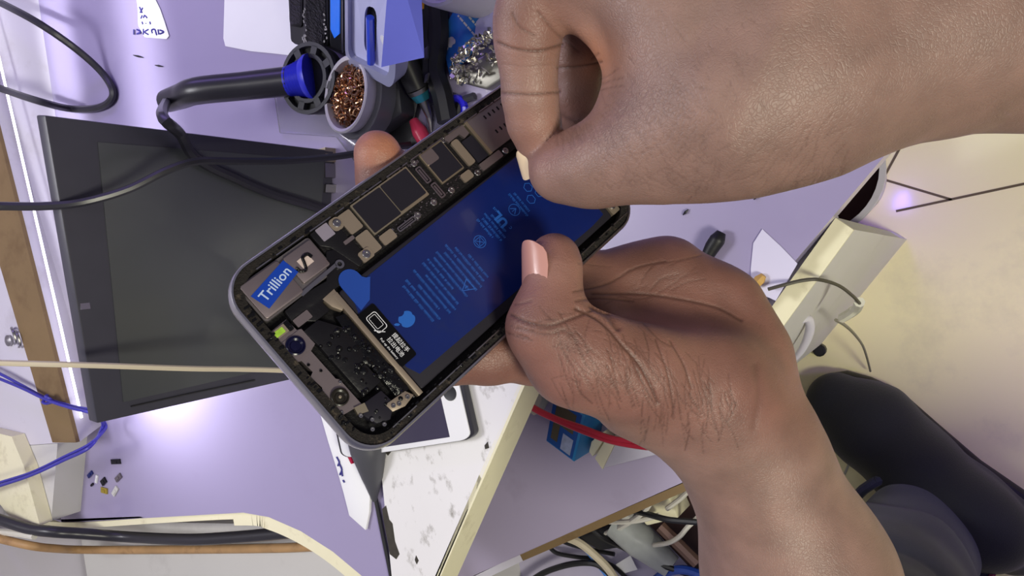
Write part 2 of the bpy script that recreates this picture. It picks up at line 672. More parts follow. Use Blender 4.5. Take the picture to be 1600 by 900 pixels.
# front panel under the cut corner
PZ = 0.562
p0, p1 = U(1417, 374, 0), U(1240, 590, 0)
t0_, t1_ = U(1335, 359, PZ), U(1229, 504, PZ)
p1 = p0 + (p1 - p0).normalized() * 0.165
t1_ = t0_ + (t1_ - t0_).normalized() * (p1 - p0).length
nin = V((-0.707, 0.707, 0))
bm = newbm()
lo_ = [bm.verts.new(q) for q in (p0, p1, p1 + nin * .013, p0 + nin * .013)]
hi_ = [bm.verts.new(q) for q in (t0_, t1_, t1_ + nin * .013, t0_ + nin * .013)]
bm.faces.new(lo_[::-1])
bm.faces.new(hi_)
for i in range(4):
    bm.faces.new((lo_[i], lo_[(i + 1) % 4], hi_[(i + 1) % 4], hi_[i]))
obj('front_panel', bm, M_LAMG, bench, smooth=False)
bm = newbm()
prism(bm, [t0_ + V((0, 0, .0001)), t1_ + V((0, 0, .0001)), t1_ + nin * .0125 + V((0, 0, .0001)), t0_ + nin * .0125 + V((0, 0, .0001))], (0, 0, 0.004))
obj('panel_edge', bm, M_CREAM, bench, smooth=False)
bm = newbm()
prism(bm, [t0_ + nin * .0135 + V((0, 0, -.004)), t1_ + nin * .0135 + V((0, 0, -.004)), t1_ + nin * .055 + V((0, 0, -.004)), t0_ + nin * .055 + V((0, 0, -.004))], (0, 0, -0.012))
obj('inner_rail', bm, M_WHITEP, bench, smooth=False)
for x, y in ((-0.86, 0.55), (-0.86, -0.12), (-0.06, 0.55)):
    bm = newbm()
    boxv(bm, (x - .022, y - .022, 0), (.044, 0, 0), (0, .044, 0), (0, 0, DESK - .018))
    obj('leg', bm, M_WHITEP, bench, smooth=False)

# low grey cabinet beside the bench's cut-out side
bm = newbm()
ca, cb_ = U(545, 850, .535), U(596, 925, .535)
pts = [V((-0.95, -0.192, .535)), V((ca.x, -0.192, .535)), ca, cb_, V((cb_.x, -.50, .535)), V((-.95, -.50, .535))]
prism(bm, pts, (0, 0, -0.535))
cabinet = single('low_cabinet', 'low grey cabinet beside the curved side edge of the bench', 'cabinet', bm, M_LAMG, smooth=False)
# ================================================================== THE OPENED PHONE (millimetres: u along it, v across it, w up out of it)
pL = np.array([.655, .583, .481]); pL /= np.linalg.norm(pL)
pS = np.array([.65, -.757, .05]); pS -= pL * (pS @ pL); pS /= np.linalg.norm(pS)
pN = np.cross(pL, pS); pN = -pN if pN[2] > 0 else pN
pO = K(331, 444, 0.251)


def phc(u, v, w_=0.0):
    """phone millimetres to camera metres"""
    return pO + (pL * u + pS * v + pN * w_) / 1000.0


def ph(u, v, w_=0.0):
    return V(cam_to_world(phc(u, v, w_)))


WL, WS, WN = [V(cam_to_world(q) - np.array(CAM[:])) for q in (pL, pS, pN)]

M_DARK = mat('phone_tray_black', rgb(22, 21, 23), rough=0.55, spec=0.15, var=0.3, scale=300, bump=0.4, bump_scale=900)
M_FOAM = mat('dusty_gasket', rgb(40, 37, 36), rough=0.85, spec=.15, var=0.45, scale=700, bump=0.8, bump_scale=1500, stain=rgb(110, 98, 84), stain_scale=260, stain_amount=0.6)
M_RIM = mat('steel_rim', rgb(186, 186, 190), rough=0.28, metal=1.0, var=0.1)
M_SHIELD = mat('mauve_shield', rgb(136, 124, 126), rough=0.4, metal=0.75, var=0.06, scale=120)
M_SHIELD2 = mat('pale_foil_tape', rgb(146, 132, 118), rough=0.45, metal=0.5, var=0.08, scale=120)
M_PCB = mat('black_circuit_board', rgb(24, 22, 24), rough=0.5, spec=.2, var=0.4, scale=900, bump=0.5, bump_scale=1200)
M_CHIP = mat('black_graphite', rgb(36, 34, 42), rough=0.4, var=0.1, scale=60, spec=0.15)
M_FLEX = mat('black_flex', rgb(24, 23, 27), rough=0.36, spec=0.2, var=0.2, scale=120, bump=0.2, bump_scale=300)
M_GLUE = mat('shiny_black_glue', rgb(14, 14, 17), rough=0.22, spec=.3, var=0.3, scale=300, bump=1.0, bump_scale=350)
M_FILM = mat('navy_film', rgb(12, 30, 92), rough=0.25, var=0.22, scale=40, coat=0.45, stain=rgb(36, 44, 74), stain_scale=45, stain_amount=0.35)
M_TAB = mat('blue_film_tab', rgb(30, 66, 150), rough=0.3, var=0.1, scale=60, coat=0.4)
M_INK = mat('blue_print', rgb(36, 94, 180), rough=0.4, var=0.04)
M_WHITEINK = mat('white_print', rgb(226, 226, 232), rough=0.5, var=0.02)
M_GOLD = mat('pale_gold', rgb(176, 164, 140), rough=0.32, metal=0.8, var=0.1)

phone = thing('smartphone', 'opened black smartphone with blue film on its battery, held in the left hand', 'smartphone', ph(75, 38, -8.0))


def rrect(u0, v0, u1, v1, r, n=6):
    r = max(r, 0.01)
    out = []
    for cu, cv, a0 in ((u1 - r, v0 + r, -90), (u1 - r, v1 - r, 0), (u0 + r, v1 - r, 90), (u0 + r, v0 + r, 180)):
        for i in range(n + 1):
            a = radians(a0 + 90 * i / n)
            out.append((cu + r * cos(a), cv + r * sin(a)))
    return out


def plate(name, pts, w0, w1, m, parent=None, bev=0.0, label=None, smooth=False):
    bm = newbm()
    prism(bm, [ph(u, v, w1) for u, v in pts], -WN * (w1 - w0) / 1000)
    return obj(name, bm, m, parent or phone, smooth=smooth or bev > 0, bev=bev / 1000, label=label)


def add_plate(bm, pts, w0, w1):
    prism(bm, [ph(u, v, w1) for u, v in pts], -WN * (w1 - w0) / 1000)


def ring(bm, outer, inner, w0, w1):
    n = len(outer)
    vs = [[bm.verts.new(ph(u, v, w_)) for u, v in loop] for loop, w_ in ((outer, w0), (outer, w1), (inner, w1), (inner, w0))]
    for k in range(4):
        a, b = vs[k], vs[(k + 1) % 4]
        for i in range(n):
            j = (i + 1) % n
            bm.faces.new((a[i], a[j], b[j], b[i]))


# frame, gasket, floor of the tray
bm = newbm()
o0 = rrect(0, 0, 151, 75.7, 12.5, 10)
o1 = rrect(0.7, 0.7, 150.3, 75, 11.8, 10)
i1 = rrect(1.3, 1.3, 149.7, 74.4, 11.2, 10)
n = len(o0)
loops = [(rrect(1.6, 1.6, 149.4, 74.1, 11, 10), -8.2), (rrect(0.3, 0.3, 150.7, 75.4, 12.2, 10), -6.8), (o0, -4.0), (rrect(0.25, 0.25, 150.75, 75.45, 12.3, 10), -1.0), (o1, -0.1), (i1, -0.1), (rrect(1.6, 1.6, 149.4, 74.1, 11, 10), -2.0)]
vs = [[bm.verts.new(ph(u, v, w_)) for u, v in lp] for lp, w_ in loops]
for a, b in zip(vs, vs[1:]):
    for i in range(n):
        bm.faces.new((a[i], a[(i + 1) % n], b[(i + 1) % n], b[i]))
obj('frame', bm, M_RIM, phone)
bm = newbm()
add_plate(bm, rrect(1.3, 1.3, 149.7, 74.4, 11, 10), -8.2, -5.0)
obj('tray', bm, M_DARK, phone, smooth=False)
bm = newbm()                                      # dusty black gasket on the ledge around the tray
inn = rrect(5.0, 5.4, 146, 70.4, 8.5, 10)
ring(bm, rrect(1.45, 1.45, 149.55, 74.25, 11.1, 10), rrect(4.6, 4.2, 146.4, 71.6, 9, 10), -4.0, -0.9)
obj('gasket', bm, M_FOAM, phone, smooth=False)
bm = newbm()                                      # torn crumbs of glue and the stepped inner rail
for i in range(150):
    side = rng.random()
    if side < 0.42:
        u, v = rng.uniform(12, 140), 73.0 - rng.uniform(0, 2.6)
    elif side < 0.7:
        u, v = rng.uniform(12, 140), 2.6 + rng.uniform(0, 1.6)
    else:
        u, v = 2.6 + rng.uniform(0, 1.8), rng.uniform(12, 64)
    s_ = rng.uniform(0.25, 0.8)
    add_plate(bm, rrect(u - s_ * rng.uniform(.6, 2), v - s_ * .5, u + s_, v + s_ * .5, 0.1, 1), -1.0, -0.9 + rng.uniform(0.1, 0.6))
tag(obj('glue_crumbs', bm, M_GLUE, phone, smooth=False), kind='stuff')
for v0, v1 in ((3.9, 4.3), (71.6, 72.0)):
    bm = newbm()
    u = 14.0
    while u < 140:
        l_ = rng.uniform(4, 12)
        add_plate(bm, [(u, v0), (u + l_, v0), (u + l_, v1), (u, v1)], -3, -0.6)
        u += l_ + rng.uniform(0.6, 3)
    obj('side_rail', bm, M_STEEL, phone, smooth=False)


def screw(u, v, w_, r=1.25, parent=None, m=None):
    bm = newbm()
    lathe(bm, [(r / 1000, 0), (r / 1000, .0004), (r * .85 / 1000, .0006), (r * .45 / 1000, .0006), (r * .4 / 1000, .0001), (0.00001, .0001)], ph(u, v, w_), WN, 14)
    return obj('screw', bm, m or M_STEEL, parent or phone)


# logic board with its shields, connectors and screws
board_ = plate('logic_board', rrect(36, 4.2, 147, 23.6, 1.0), -4.9, -2.6, M_PCB)
cpu = plate('processor_shield', rrect(53.9, 4.7, 81.0, 18.0, 0.3, 2), -2.6, -1.7, M_GOLD, board_)
plate('graphite_pad', rrect(54.5, 5.3, 67.3, 17.5, 0.4, 2), -1.7, -1.55, M_CHIP, board_)
plate('graphite_pad', rrect(67.7, 5.3, 80.4, 16.9, 0.4, 2), -1.7, -1.45, M_CHIP, board_)
plate('memory_shield', rrect(88.0, 4.3, 99.8, 17.9, 0.3, 2), -2.6, -1.7, M_GOLD, board_)
plate('graphite_pad', [(88.6, 9.6), (93.6, 9.0), (94.2, 4.8), (99.4, 4.8), (99.4, 17.3), (88.6, 17.3)], -1.7, -1.5, M_CHIP, board_)
plate('foil_pad', rrect(88.4, 4.6, 94.2, 9.6, 0.9, 3), -1.7, -1.4, M_SHIELD, board_)
plate('foil_pad', rrect(47.6, 5.2, 53.0, 13.2, 0.6, 3), -2.6, -1.9, M_SHIELD2, board_)
plate('foil_pad', rrect(47.6, 14.6, 53.2, 23.0, 0.6, 3), -2.6, -1.9, M_SHIELD2, board_)
plate('foil_pad', rrect(54.5, 19.3, 60.5, 23.2, 0.7, 3), -2.6, -1.9, M_SHIELD2, board_)
plate('foil_pad', rrect(102.0, 7.2, 105.6, 18.6, 0.9, 3), -2.6, -1.6, M_SHIELD2, board_)
plate('foil_pad', rrect(96.0, 19.2, 101.0, 22.6, 0.7, 3), -2.6, -1.7, M_SHIELD2, board_)
plate('foil_pad', [(101.5, 4.0), (111.5, 3.4), (111.5, 8.4), (108.5, 9.0), (107.6, 6.6), (101.5, 6.9)], -2.6, -1.5, M_SHIELD, board_)
plate('foil_pad', rrect(105.5, 20.2, 117, 23.2, 0.5, 3), -2.6, -1.6, M_SHIELD, board_)
plate('graphite_pad', rrect(106.2, 9.4, 112.0, 19.6, 0.4, 2), -2.6, -1.7, M_CHIP, board_)
for a in ((83.0, 7.4, 85.6, 14.6), (83.6, 15.4, 86.2, 22.0)):
    bm = newbm()
    ring(bm, rrect(*a, 0.6, 3), rrect(a[0] + .6, a[1] + .6, a[2] - .6, a[3] - .6, 0.3, 3), -2.6, -1.6)
    add_plate(bm, rrect(a[0] + .9, a[1] + 1, a[2] - .9, a[3] - 1, 0.2, 2), -2.6, -1.7)
    obj('connector', bm, M_STEEL, board_, smooth=False)
bm = newbm()
a = (62.0, 20.6, 70.4, 22.6)
ring(bm, rrect(*a, 0.5, 3), rrect(a[0] + .5, a[1] + .5, a[2] - .5, a[3] - .5, 0.3, 3), -2.6, -1.6)
add_plate(bm, rrect(a[0] + .9, a[1] + .8, a[2] - .9, a[3] - .8, 0.2, 2), -2.6, -1.7)
obj('connector', bm, M_STEEL, board_, smooth=False)
for u, v in ((84.8, 5.5), (89.7, 21.5), (80.6, 21.2), (72.1, 21.4), (101.0, 4.6), (103.4, 22.2), (112, 3.8), (119.6, 22.0)):
    screw(u, v, -2.6, 1.35, board_)
bm = newbm()                                      # tiny solder parts scattered on the board
for i in range(170):
    u, v = rng.uniform(54, 112), rng.choice([rng.uniform(18.4, 23.2), rng.uniform(4.4, 6.0)])
    s_ = rng.uniform(.15, .4)
    add_plate(bm, rrect(u - s_, v - s_ * .6, u + s_, v + s_ * .6, .02, 1), -2.6, -2.35)
tag(obj('solder_parts', bm, M_STEEL, board_, smooth=False), kind='stuff')
# SIM slot cover
sim = plate('sim_cover', [(113.6, 3.0), (140, 3.0), (140, 19.6), (113.6, 19.6)], -2.6, -1.3, M_SHIELD, board_, bev=0.15)
plate('sim_lip', [(112.2, 2.9), (113.6, 2.9), (113.6, 19.8), (112.2, 19.8)], -2.6, -1.0, M_GOLD, board_)
bm = newbm()
for v in (6.2, 13.2):
    for k in range(6):
        u = 121.2 + k * 2.5
        add_plate(bm, rrect(u, v, u + .7, v + 1.7, .3, 2), -1.35, -1.2)
obj('sim_slots', bm, M_GLUE, board_, smooth=False)

# battery with printed blue film and its pull tab
batt = plate('battery', rrect(30.5, 26.0, 139, 69.0, 1.0), -4.9, -2.2, M_CHIP, bev=0.4)
film = plate('film', [(34, 27.8), (128, 26.4), (136, 28), (136, 66), (128, 66.6), (33.5, 64.6), (31.5, 60.0), (30.8, 36)], -2.2, -2.05, M_FILM, batt)
tabp = [(32.2, 35.5)] + [(36.2 - 4.0 * cos(radians(a)), 25.3 - 4.0 * sin(radians(a))) for a in range(0, 181, 15)] + [(40.3, 26.6), (41.2, 27.8), (42.6, 28.4), (37, 34.5)]
plate('film_tab', tabp, -2.05, -1.55, M_TAB, batt)
pt = plate('pull_tab', rrect(29.8, 36.0, 37.2, 59.0, 0.9, 3), -2.05, -1.5, mat('matt_black_label', rgb(10, 10, 14), rough=0.5, spec=.1), batt)


def printed(name, bmt, m, parent):
    return obj(name, bmt, m, parent, smooth=False)


def lettering(s, size, u, v, w_, x, y, bold=0.0):
    return text_bm(s, size / 1000, ph(u, v, w_), x, y, 0.00003, bold=bold / 1000)


WT = -1.48
bmt = lettering('提起拉手', 2.0, 35.3, 52.4, WT, WS, WL)
merge(bmt, lettering('拉出电池', 2.0, 32.9, 52.4, WT, WS, WL))
bm2 = lettering('Pull up the battery', 1.2, 30.9, 51.4, WT, WS, WL)
merge(bmt, bm2)
# little drawing of a phone with a pulling finger
for q in (rrect(31.4, 38.4, 35.8, 45.4, .9, 3), rrect(32.2, 39.2, 35.0, 44.0, .4, 3)):
    cu, cv = sum(p[0] for p in q) / len(q), sum(p[1] for p in q) / len(q)
    ring(bmt, q, [(cu + (a_ - cu) * .9, cv + (b_ - cv) * .94) for a_, b_ in q], WT - .02, WT + .02)
for k in range(4):
    add_plate(bmt, [(30.9 + k * .5, 43.6 + k * .5), (31.1 + k * .5, 43.4 + k * .5), (32.6 + k * .4, 45.2 + k * .3), (32.4 + k * .4, 45.4 + k * .3)], WT - .02, WT + .02)
printed('tab_print', bmt, M_WHITEINK, pt)

WB = -2.02
bmt = newbm()
# apple mark at the head of the print: bitten round fruit with one leaf
leafd = -1


def blob(cu, cv, pts):
    return [(cu + a_, cv + b_) for a_, b_ in pts]


fruit = []
for i in range(40):
    a = 2 * pi * i / 40
    r = 3.0 * (1 + 0.06 * cos(2 * a))
    x, y = r * sin(a), r * cos(a) * 0.98               # y up
    if abs(x) < 0.9 and y > 0:
        y -= (0.9 - abs(x)) * 0.55
    if abs(x) < 0.9 and y < 0:
        y += (0.9 - abs(x)) * 0.45
    dx, dy = x - 3.6, y - 0.35
    dd = math.hypot(dx, dy)
    if dd < 1.7:
        x, y = 3.6 + dx / dd * 1.7, 0.35 + dy / dd * 1.7
    fruit.append((42.8 - y, 47.6 - x))
add_plate(bmt, fruit[::-1], WB - .01, WB + .02)
leaf = [(0, 3.1), (.1, 4.0), (.8, 4.8), (1.4, 4.9), (1.3, 4.0), (.7, 3.3)]
add_plate(bmt, [(42.8 - y, 47.6 - x) for x, y in leaf], WB - .01, WB + .02)
# illegible rows of small print
rows = []
for u0, v0, v1 in ((50, 38, 54), (52.3, 37, 55), (54.6, 41, 52), (56.9, 36, 56), (59.2, 40, 56), (61.5, 36, 55), (63.8, 36, 50), (66.1, 37, 55), (68.4, 36, 54), (70.7, 38, 56), (73, 36, 56), (75.3, 39, 55), (77.6, 44, 55), (90, 36, 45), (92, 37, 48), (94, 36, 48), (96, 38, 46), (108, 36, 47), (110, 37, 46)):
    v = v0
    while v < v1:
        l_ = rng.uniform(.5, 2.4)
        e = min(v + l_, v1)
        k = v
        while k < e:
            hgt = rng.choice([.55, .8])
            add_plate(bmt, [(u0 - hgt, k), (u0 - hgt, k + .16), (u0 + .35, k + .16), (u0 + .35, k)], WB - .01, WB + .01)
            if rng.random() < .6:
                add_plate(bmt, [(u0 - .1, k), (u0 - .1, k + .36), (u0 + .08, k + .36), (u0 + .08, k)], WB - .01, WB + .01)
            k += .45
        v = e + .5


def ring_sign(cu, cv, r, t=.2, nn=24):
    ring(bmt, [(cu + r * cos(2 * pi * i / nn), cv + r * sin(2 * pi * i / nn)) for i in range(nn)],
         [(cu + (r - t) * cos(2 * pi * i / nn), cv + (r - t) * sin(2 * pi * i / nn)) for i in range(nn)], WB - .01, WB + .02)


def bar_(u0, v0, u1, v1, t=.2):
    d = math.hypot(u1 - u0, v1 - v0)
    a_, b_ = -(v1 - v0) / d * t / 2, (u1 - u0) / d * t / 2
    add_plate(bmt, [(u0 + a_, v0 + b_), (u1 + a_, v1 + b_), (u1 - a_, v1 - b_), (u0 - a_, v0 - b_)], WB - .01, WB + .02)


ring_sign(84.5, 43, 2.5)
for a_ in (45, 135):
    bar_(84.5 - 1.5 * cos(radians(a_)), 43 - 1.5 * sin(radians(a_)), 84.5 + 1.5 * cos(radians(a_)), 43 + 1.5 * sin(radians(a_)))
for q in (((83, 41.6), (86, 41.6)), ((86, 41.6), (86, 44.4)), ((86, 44.4), (83, 44.4)), ((83, 44.4), (83, 41.6))):
    bar_(*q[0], *q[1])
ring_sign(105, 42, 2.4)
bar_(103.8, 40.6, 106, 42, .25); bar_(106, 42, 103.8, 43.4, .25); bar_(103.8, 42, 106, 42, .2)
T3 = [(66, 52.6), (70.4, 50.2), (70.4, 55.0)]                  # warning triangle
for i in range(3):
    bar_(*T3[i], *T3[(i + 1) % 3], .25)
bar_(67.4, 52.6, 69.0, 52.6, .3)
for k in range(3):                                            # recycling arrows
    a0 = radians(120 * k - 90)
    c_ = (116.5 + 2.9 * cos(a0), 41.5 + 2.9 * sin(a0))
    h_ = [(c_[0] + 1.9 * cos(a0 + i * pi / 3), c_[1] + 1.9 * sin(a0 + i * pi / 3)) for i in range(6)]
    for i in range(6):
        bar_(*h_[i], *h_[(i + 1) % 6], .22)
merge(bmt, lettering('Li-ion', 3.6, 123.6, 40.8, WB, -WS, -WL))
merge(bmt, lettering('UL', 5.2, 97.6, 41.5, WB, -WS, -WL, bold=0.25))
merge(bmt, lettering('c', 2.6, 98.4, 46.3, WB, -WS, -WL))
merge(bmt, lettering('us', 2.2, 98.4, 37.2, WB, -WS, -WL))
printed('battery_print', bmt, M_INK, batt)

# silver bar and black web between battery and top end
bm = newbm()
add_plate(bm, [(28.0, 25.6), (30.0, 25.6), (30.0, 70), (28.0, 70)], -4.9, -1.6)
add_plate(bm, [(24.6, 24.6), (30.0, 24.2), (29.2, 30.6), (27.2, 31.6), (25.4, 28.5)], -4.9, -1.7)
obj('battery_stop', bm, M_SHIELD2, phone, bev=0.0001)

# twin rear camera block with its sticker
camb = plate('rear_camera_module', rrect(5.4, 5.0, 35.0, 19.6, 1.2, 4), -4.9, -2.0, mat('grey_bracket', rgb(120, 114, 116), rough=.4, metal=.7))
plate('camera_can', rrect(6.0, 5.6, 21.2, 19.0, .9, 4), -2.0, -0.7, M_SHIELD, camb, bev=.2)
plate('camera_can', rrect(23.0, 6.2, 34.4, 17.0, .7, 4), -2.0, -0.8, M_SHIELD, camb, bev=.2)
bm = newbm()
cc = [(35.2, 20.2), (37.6, 20.2), (37.6, 17.0), (35.0, 16.5)]
ring(bm, [(37.0 + 1.6 * cos(2 * pi * i / 16), 18.8 + 1.6 * sin(2 * pi * i / 16)) for i in range(16)], [(37.0 + .8 * cos(2 * pi * i / 16), 18.8 + .8 * sin(2 * pi * i / 16)) for i in range(16)], -2.2, -1.2)
add_plate(bm, [(20, 18.6), (36, 17.6), (36, 18.8), (20, 20.0)], -2.4, -1.2)
obj('mount_ear', bm, M_STEEL, camb, smooth=False)
stk = plate('sticker', [(6.9, 10.1), (22.7, 6.8), (24.0, 12.8), (8.8, 16.8)], -0.7, -0.52, mat('blue_sticker', rgb(14, 58, 160), rough=.35, var=.05), camb, label='blue sticker')
xd = WL * 15.8 + WS * -3.6
yd = -(WS * 15.8 + WL * 3.6)
bmt = lettering('Trillion', 4.7, 15.6, 11.6, -.5, xd, yd, bold=.05)
printed('sticker_lettering', bmt, mat('pale_sticker_ink', rgb(178, 196, 226), rough=.5), camb)
bm = newbm()
add_plate(bm, [(26.0, 9.6), (30.4, 9.4), (30.6, 13.0), (26.2, 13.2)], -.8, -.68)
obj('pale_patch', bm, mat('pale_patch', rgb(196, 178, 172), rough=.5), camb, smooth=False)
bm = newbm()
tube(bm, [ph(u, v, -.55) for u, v in ((24.4, 11.4), (24.8, 13.2), (26.6, 13.6), (27.6, 11.6), (28.4, 9.8), (30.4, 9.8), (31.0, 11.4))], .0006, 6)
obj('ink_mark', bm, M_GLUE, camb)

# face sensor bracket: green sensor, front camera, dot lens
br = plate('front_sensor_bracket', [(3.2, 22.8), (11.0, 22.6), (11.4, 27.4), (12.8, 28.0), (13.0, 34.6), (10.4, 35.6), (10.6, 47.6), (11.4, 48.6), (11.6, 59.4), (4.2, 58.0), (3.4, 49.0), (5.4, 47.0), (4.8, 42.0), (6.4, 41.2), (6.0, 36.2), (3.9, 35.2), (3.4, 28.2)], -4.9, -2.0, M_SHIELD)
sens = plate('light_sensor', rrect(3.7, 23.2, 9.2, 26.2, .3, 2), -2.0, -1.2, M_SHIELD2, br)
plate('sensor_window', rrect(4.5, 23.7, 8.2, 25.7, .2, 2), -1.2, -1.1, mat('green_window', rgb(150, 190, 60), rough=.3, var=.4, scale=500, coat=.5), br)
plate('black_insert', rrect(9.4, 22.9, 11.0, 26.6, .3, 2), -2.0, -1.4, M_GLUE, br)


def lens(u, v, r, parent, name='lens', m=None, dot=None):
    bm = newbm()
    R_ = r / 1000
    lathe(bm, [(R_, 0), (R_, .0010), (R_ * .86, .0012), (R_ * .78, .0007), (R_ * .55, .0004), (R_ * .5, .0007), (R_ * .25, .00085), (.00001, .0009)], ph(u, v, -2.0), WN, 28)
    o = obj(name, bm, m, parent)
    return o


plate('camera_can', rrect(3.6, 27.8, 12.7, 35.0, .8, 3), -2.0, -1.6, M_SHIELD, br)
lens(7.6, 31.2, 3.2, br, 'front_camera_lens', mat('violet_glass', rgb(16, 16, 44), rough=.2, spec=.2, coat=.05, var=.4, scale=300))
lens(7.6, 53.0, 3.0, br, 'dot_lens', mat('brown_glass', rgb(36, 33, 30), rough=.3, spec=.2, coat=.05, var=.2))
bm = newbm()
lathe(bm, [(.0006, 0), (.0005, .0003), (.00001, .0004)], ph(7.6, 53.0, -1.15), WN, 12)
obj('lens_centre', bm, M_GOLD, br)
for u, v in ((6.8, 38.6), (8.6, 42.6)):
    screw(u, v, -2.0, .5, br, M_GLUE)
for u, v in ((4.9, 57.2), (10.9, 49.4)):
    screw(u, v, -2.0, .55, br)
# black flex web, speaker, glue lumps
plate('flex_cable', [(12.4, 20.2), (22, 19.6), (30, 20.5), (36.5, 12.5), (40.5, 14), (44, 22), (38, 24.6), (28.6, 24.4), (24, 25.5), (24, 29), (18, 29), (12, 24)], -4.9, -1.9, M_FLEX, bev=.3)
plate('flex_cable', [(36, 4.6), (46, 4.6), (46, 13), (47, 22), (42, 23.5), (38.6, 12.5), (36, 10)], -4.9, -1.8, M_FLEX, bev=.4)
plate('flex_cable', [(12.6, 29), (19, 29), (23.6, 36), (23.4, 46), (21.4, 50), (21.6, 58), (13.6, 58), (13.4, 36)], -4.9, -1.7, M_FLEX, bev=.4)
plate('receiver_speaker', [(24, 31.8), (27.4, 33), (27.4, 66), (22, 66), (22.4, 47)], -4.9, -1.9, M_GLUE, bev=.3)
plate('foil_pad', rrect(12.2, 24.2, 18.2, 27.2, .3, 2), -2, -1.5, M_SHIELD)
plate('foil_pad', rrect(38.2, 4.6, 43.2, 9.6, .3, 2), -1.8, -1.6, mat('grey_foil', rgb(150, 142, 158), rough=.4, metal=.3))
plate('foil_pad', rrect(43.2, 13.4, 47.6, 14.8, .3, 2), -1.8, -1.5, M_SHIELD)
plate('screw_lug', rrect(43.4, 4.7, 48.0, 9.4, 1.6, 4), -2.6, -1.7, M_SHIELD2)
screw(46.0, 7.0, -1.7, 1.5)
plate('screw_lug', rrect(44.2, 19.6, 49.2, 23.6, .8, 4), -2.6, -1.5, M_SHIELD2)
screw(46.8, 21.6, -1.5, 1.5)
bm = newbm()
for i in range(60):
    u, v = rng.uniform(13, 27), rng.uniform(34, 69)
    r = rng.uniform(.5, 1.6) / 1000
    lathe(bm, [(r, -.0003), (r * .9, .0003), (r * .5, .0007), (.00001, .0008)], ph(u, v, -2.0 + rng.uniform(-.3, .2)), WN, 7)
tag(obj('glue_lumps', bm, M_GLUE, phone), kind='stuff')
plate('vibration_pad', [(12.6, 59.6), (19.4, 60.2), (20.0, 66), (15.4, 69.4), (11.0, 67.4), (9.4, 62.4)], -4.9, -1.5, M_CHIP, bev=.3)
plate('contact_plate', [(17.2, 64.6), (25.4, 65.6), (26.8, 68.6), (22.0, 69.4), (17.6, 68.0)], -3, -1.2, M_SHIELD2, bev=.15)
for u, v in ((20.9, 67.4), (19.0, 66.6), (24.6, 67.6), (8.6, 67.8), (8.6, 62.0), (10.6, 65.4), (12.6, 69.2)):
    screw(u, v, -1.3, .8)
plate('contact_plate', [(8.8, 58.6), (12.4, 59.6), (11.6, 62.6), (8.2, 61.2)], -3, -1.2, M_GOLD)
bm = newbm()                                     # far end strip visible by the thumb
add_plate(bm, rrect(139.5, 58, 144, 69, .5, 2), -4.9, -1.8)
obj('end_bracket', bm, M_SHIELD2, phone, smooth=False)
screw(141.8, 66, -1.8, 1.2)
plate('dock_flex', rrect(139.3, 24, 146, 57, .8, 3), -4.9, -2.2, M_FLEX)
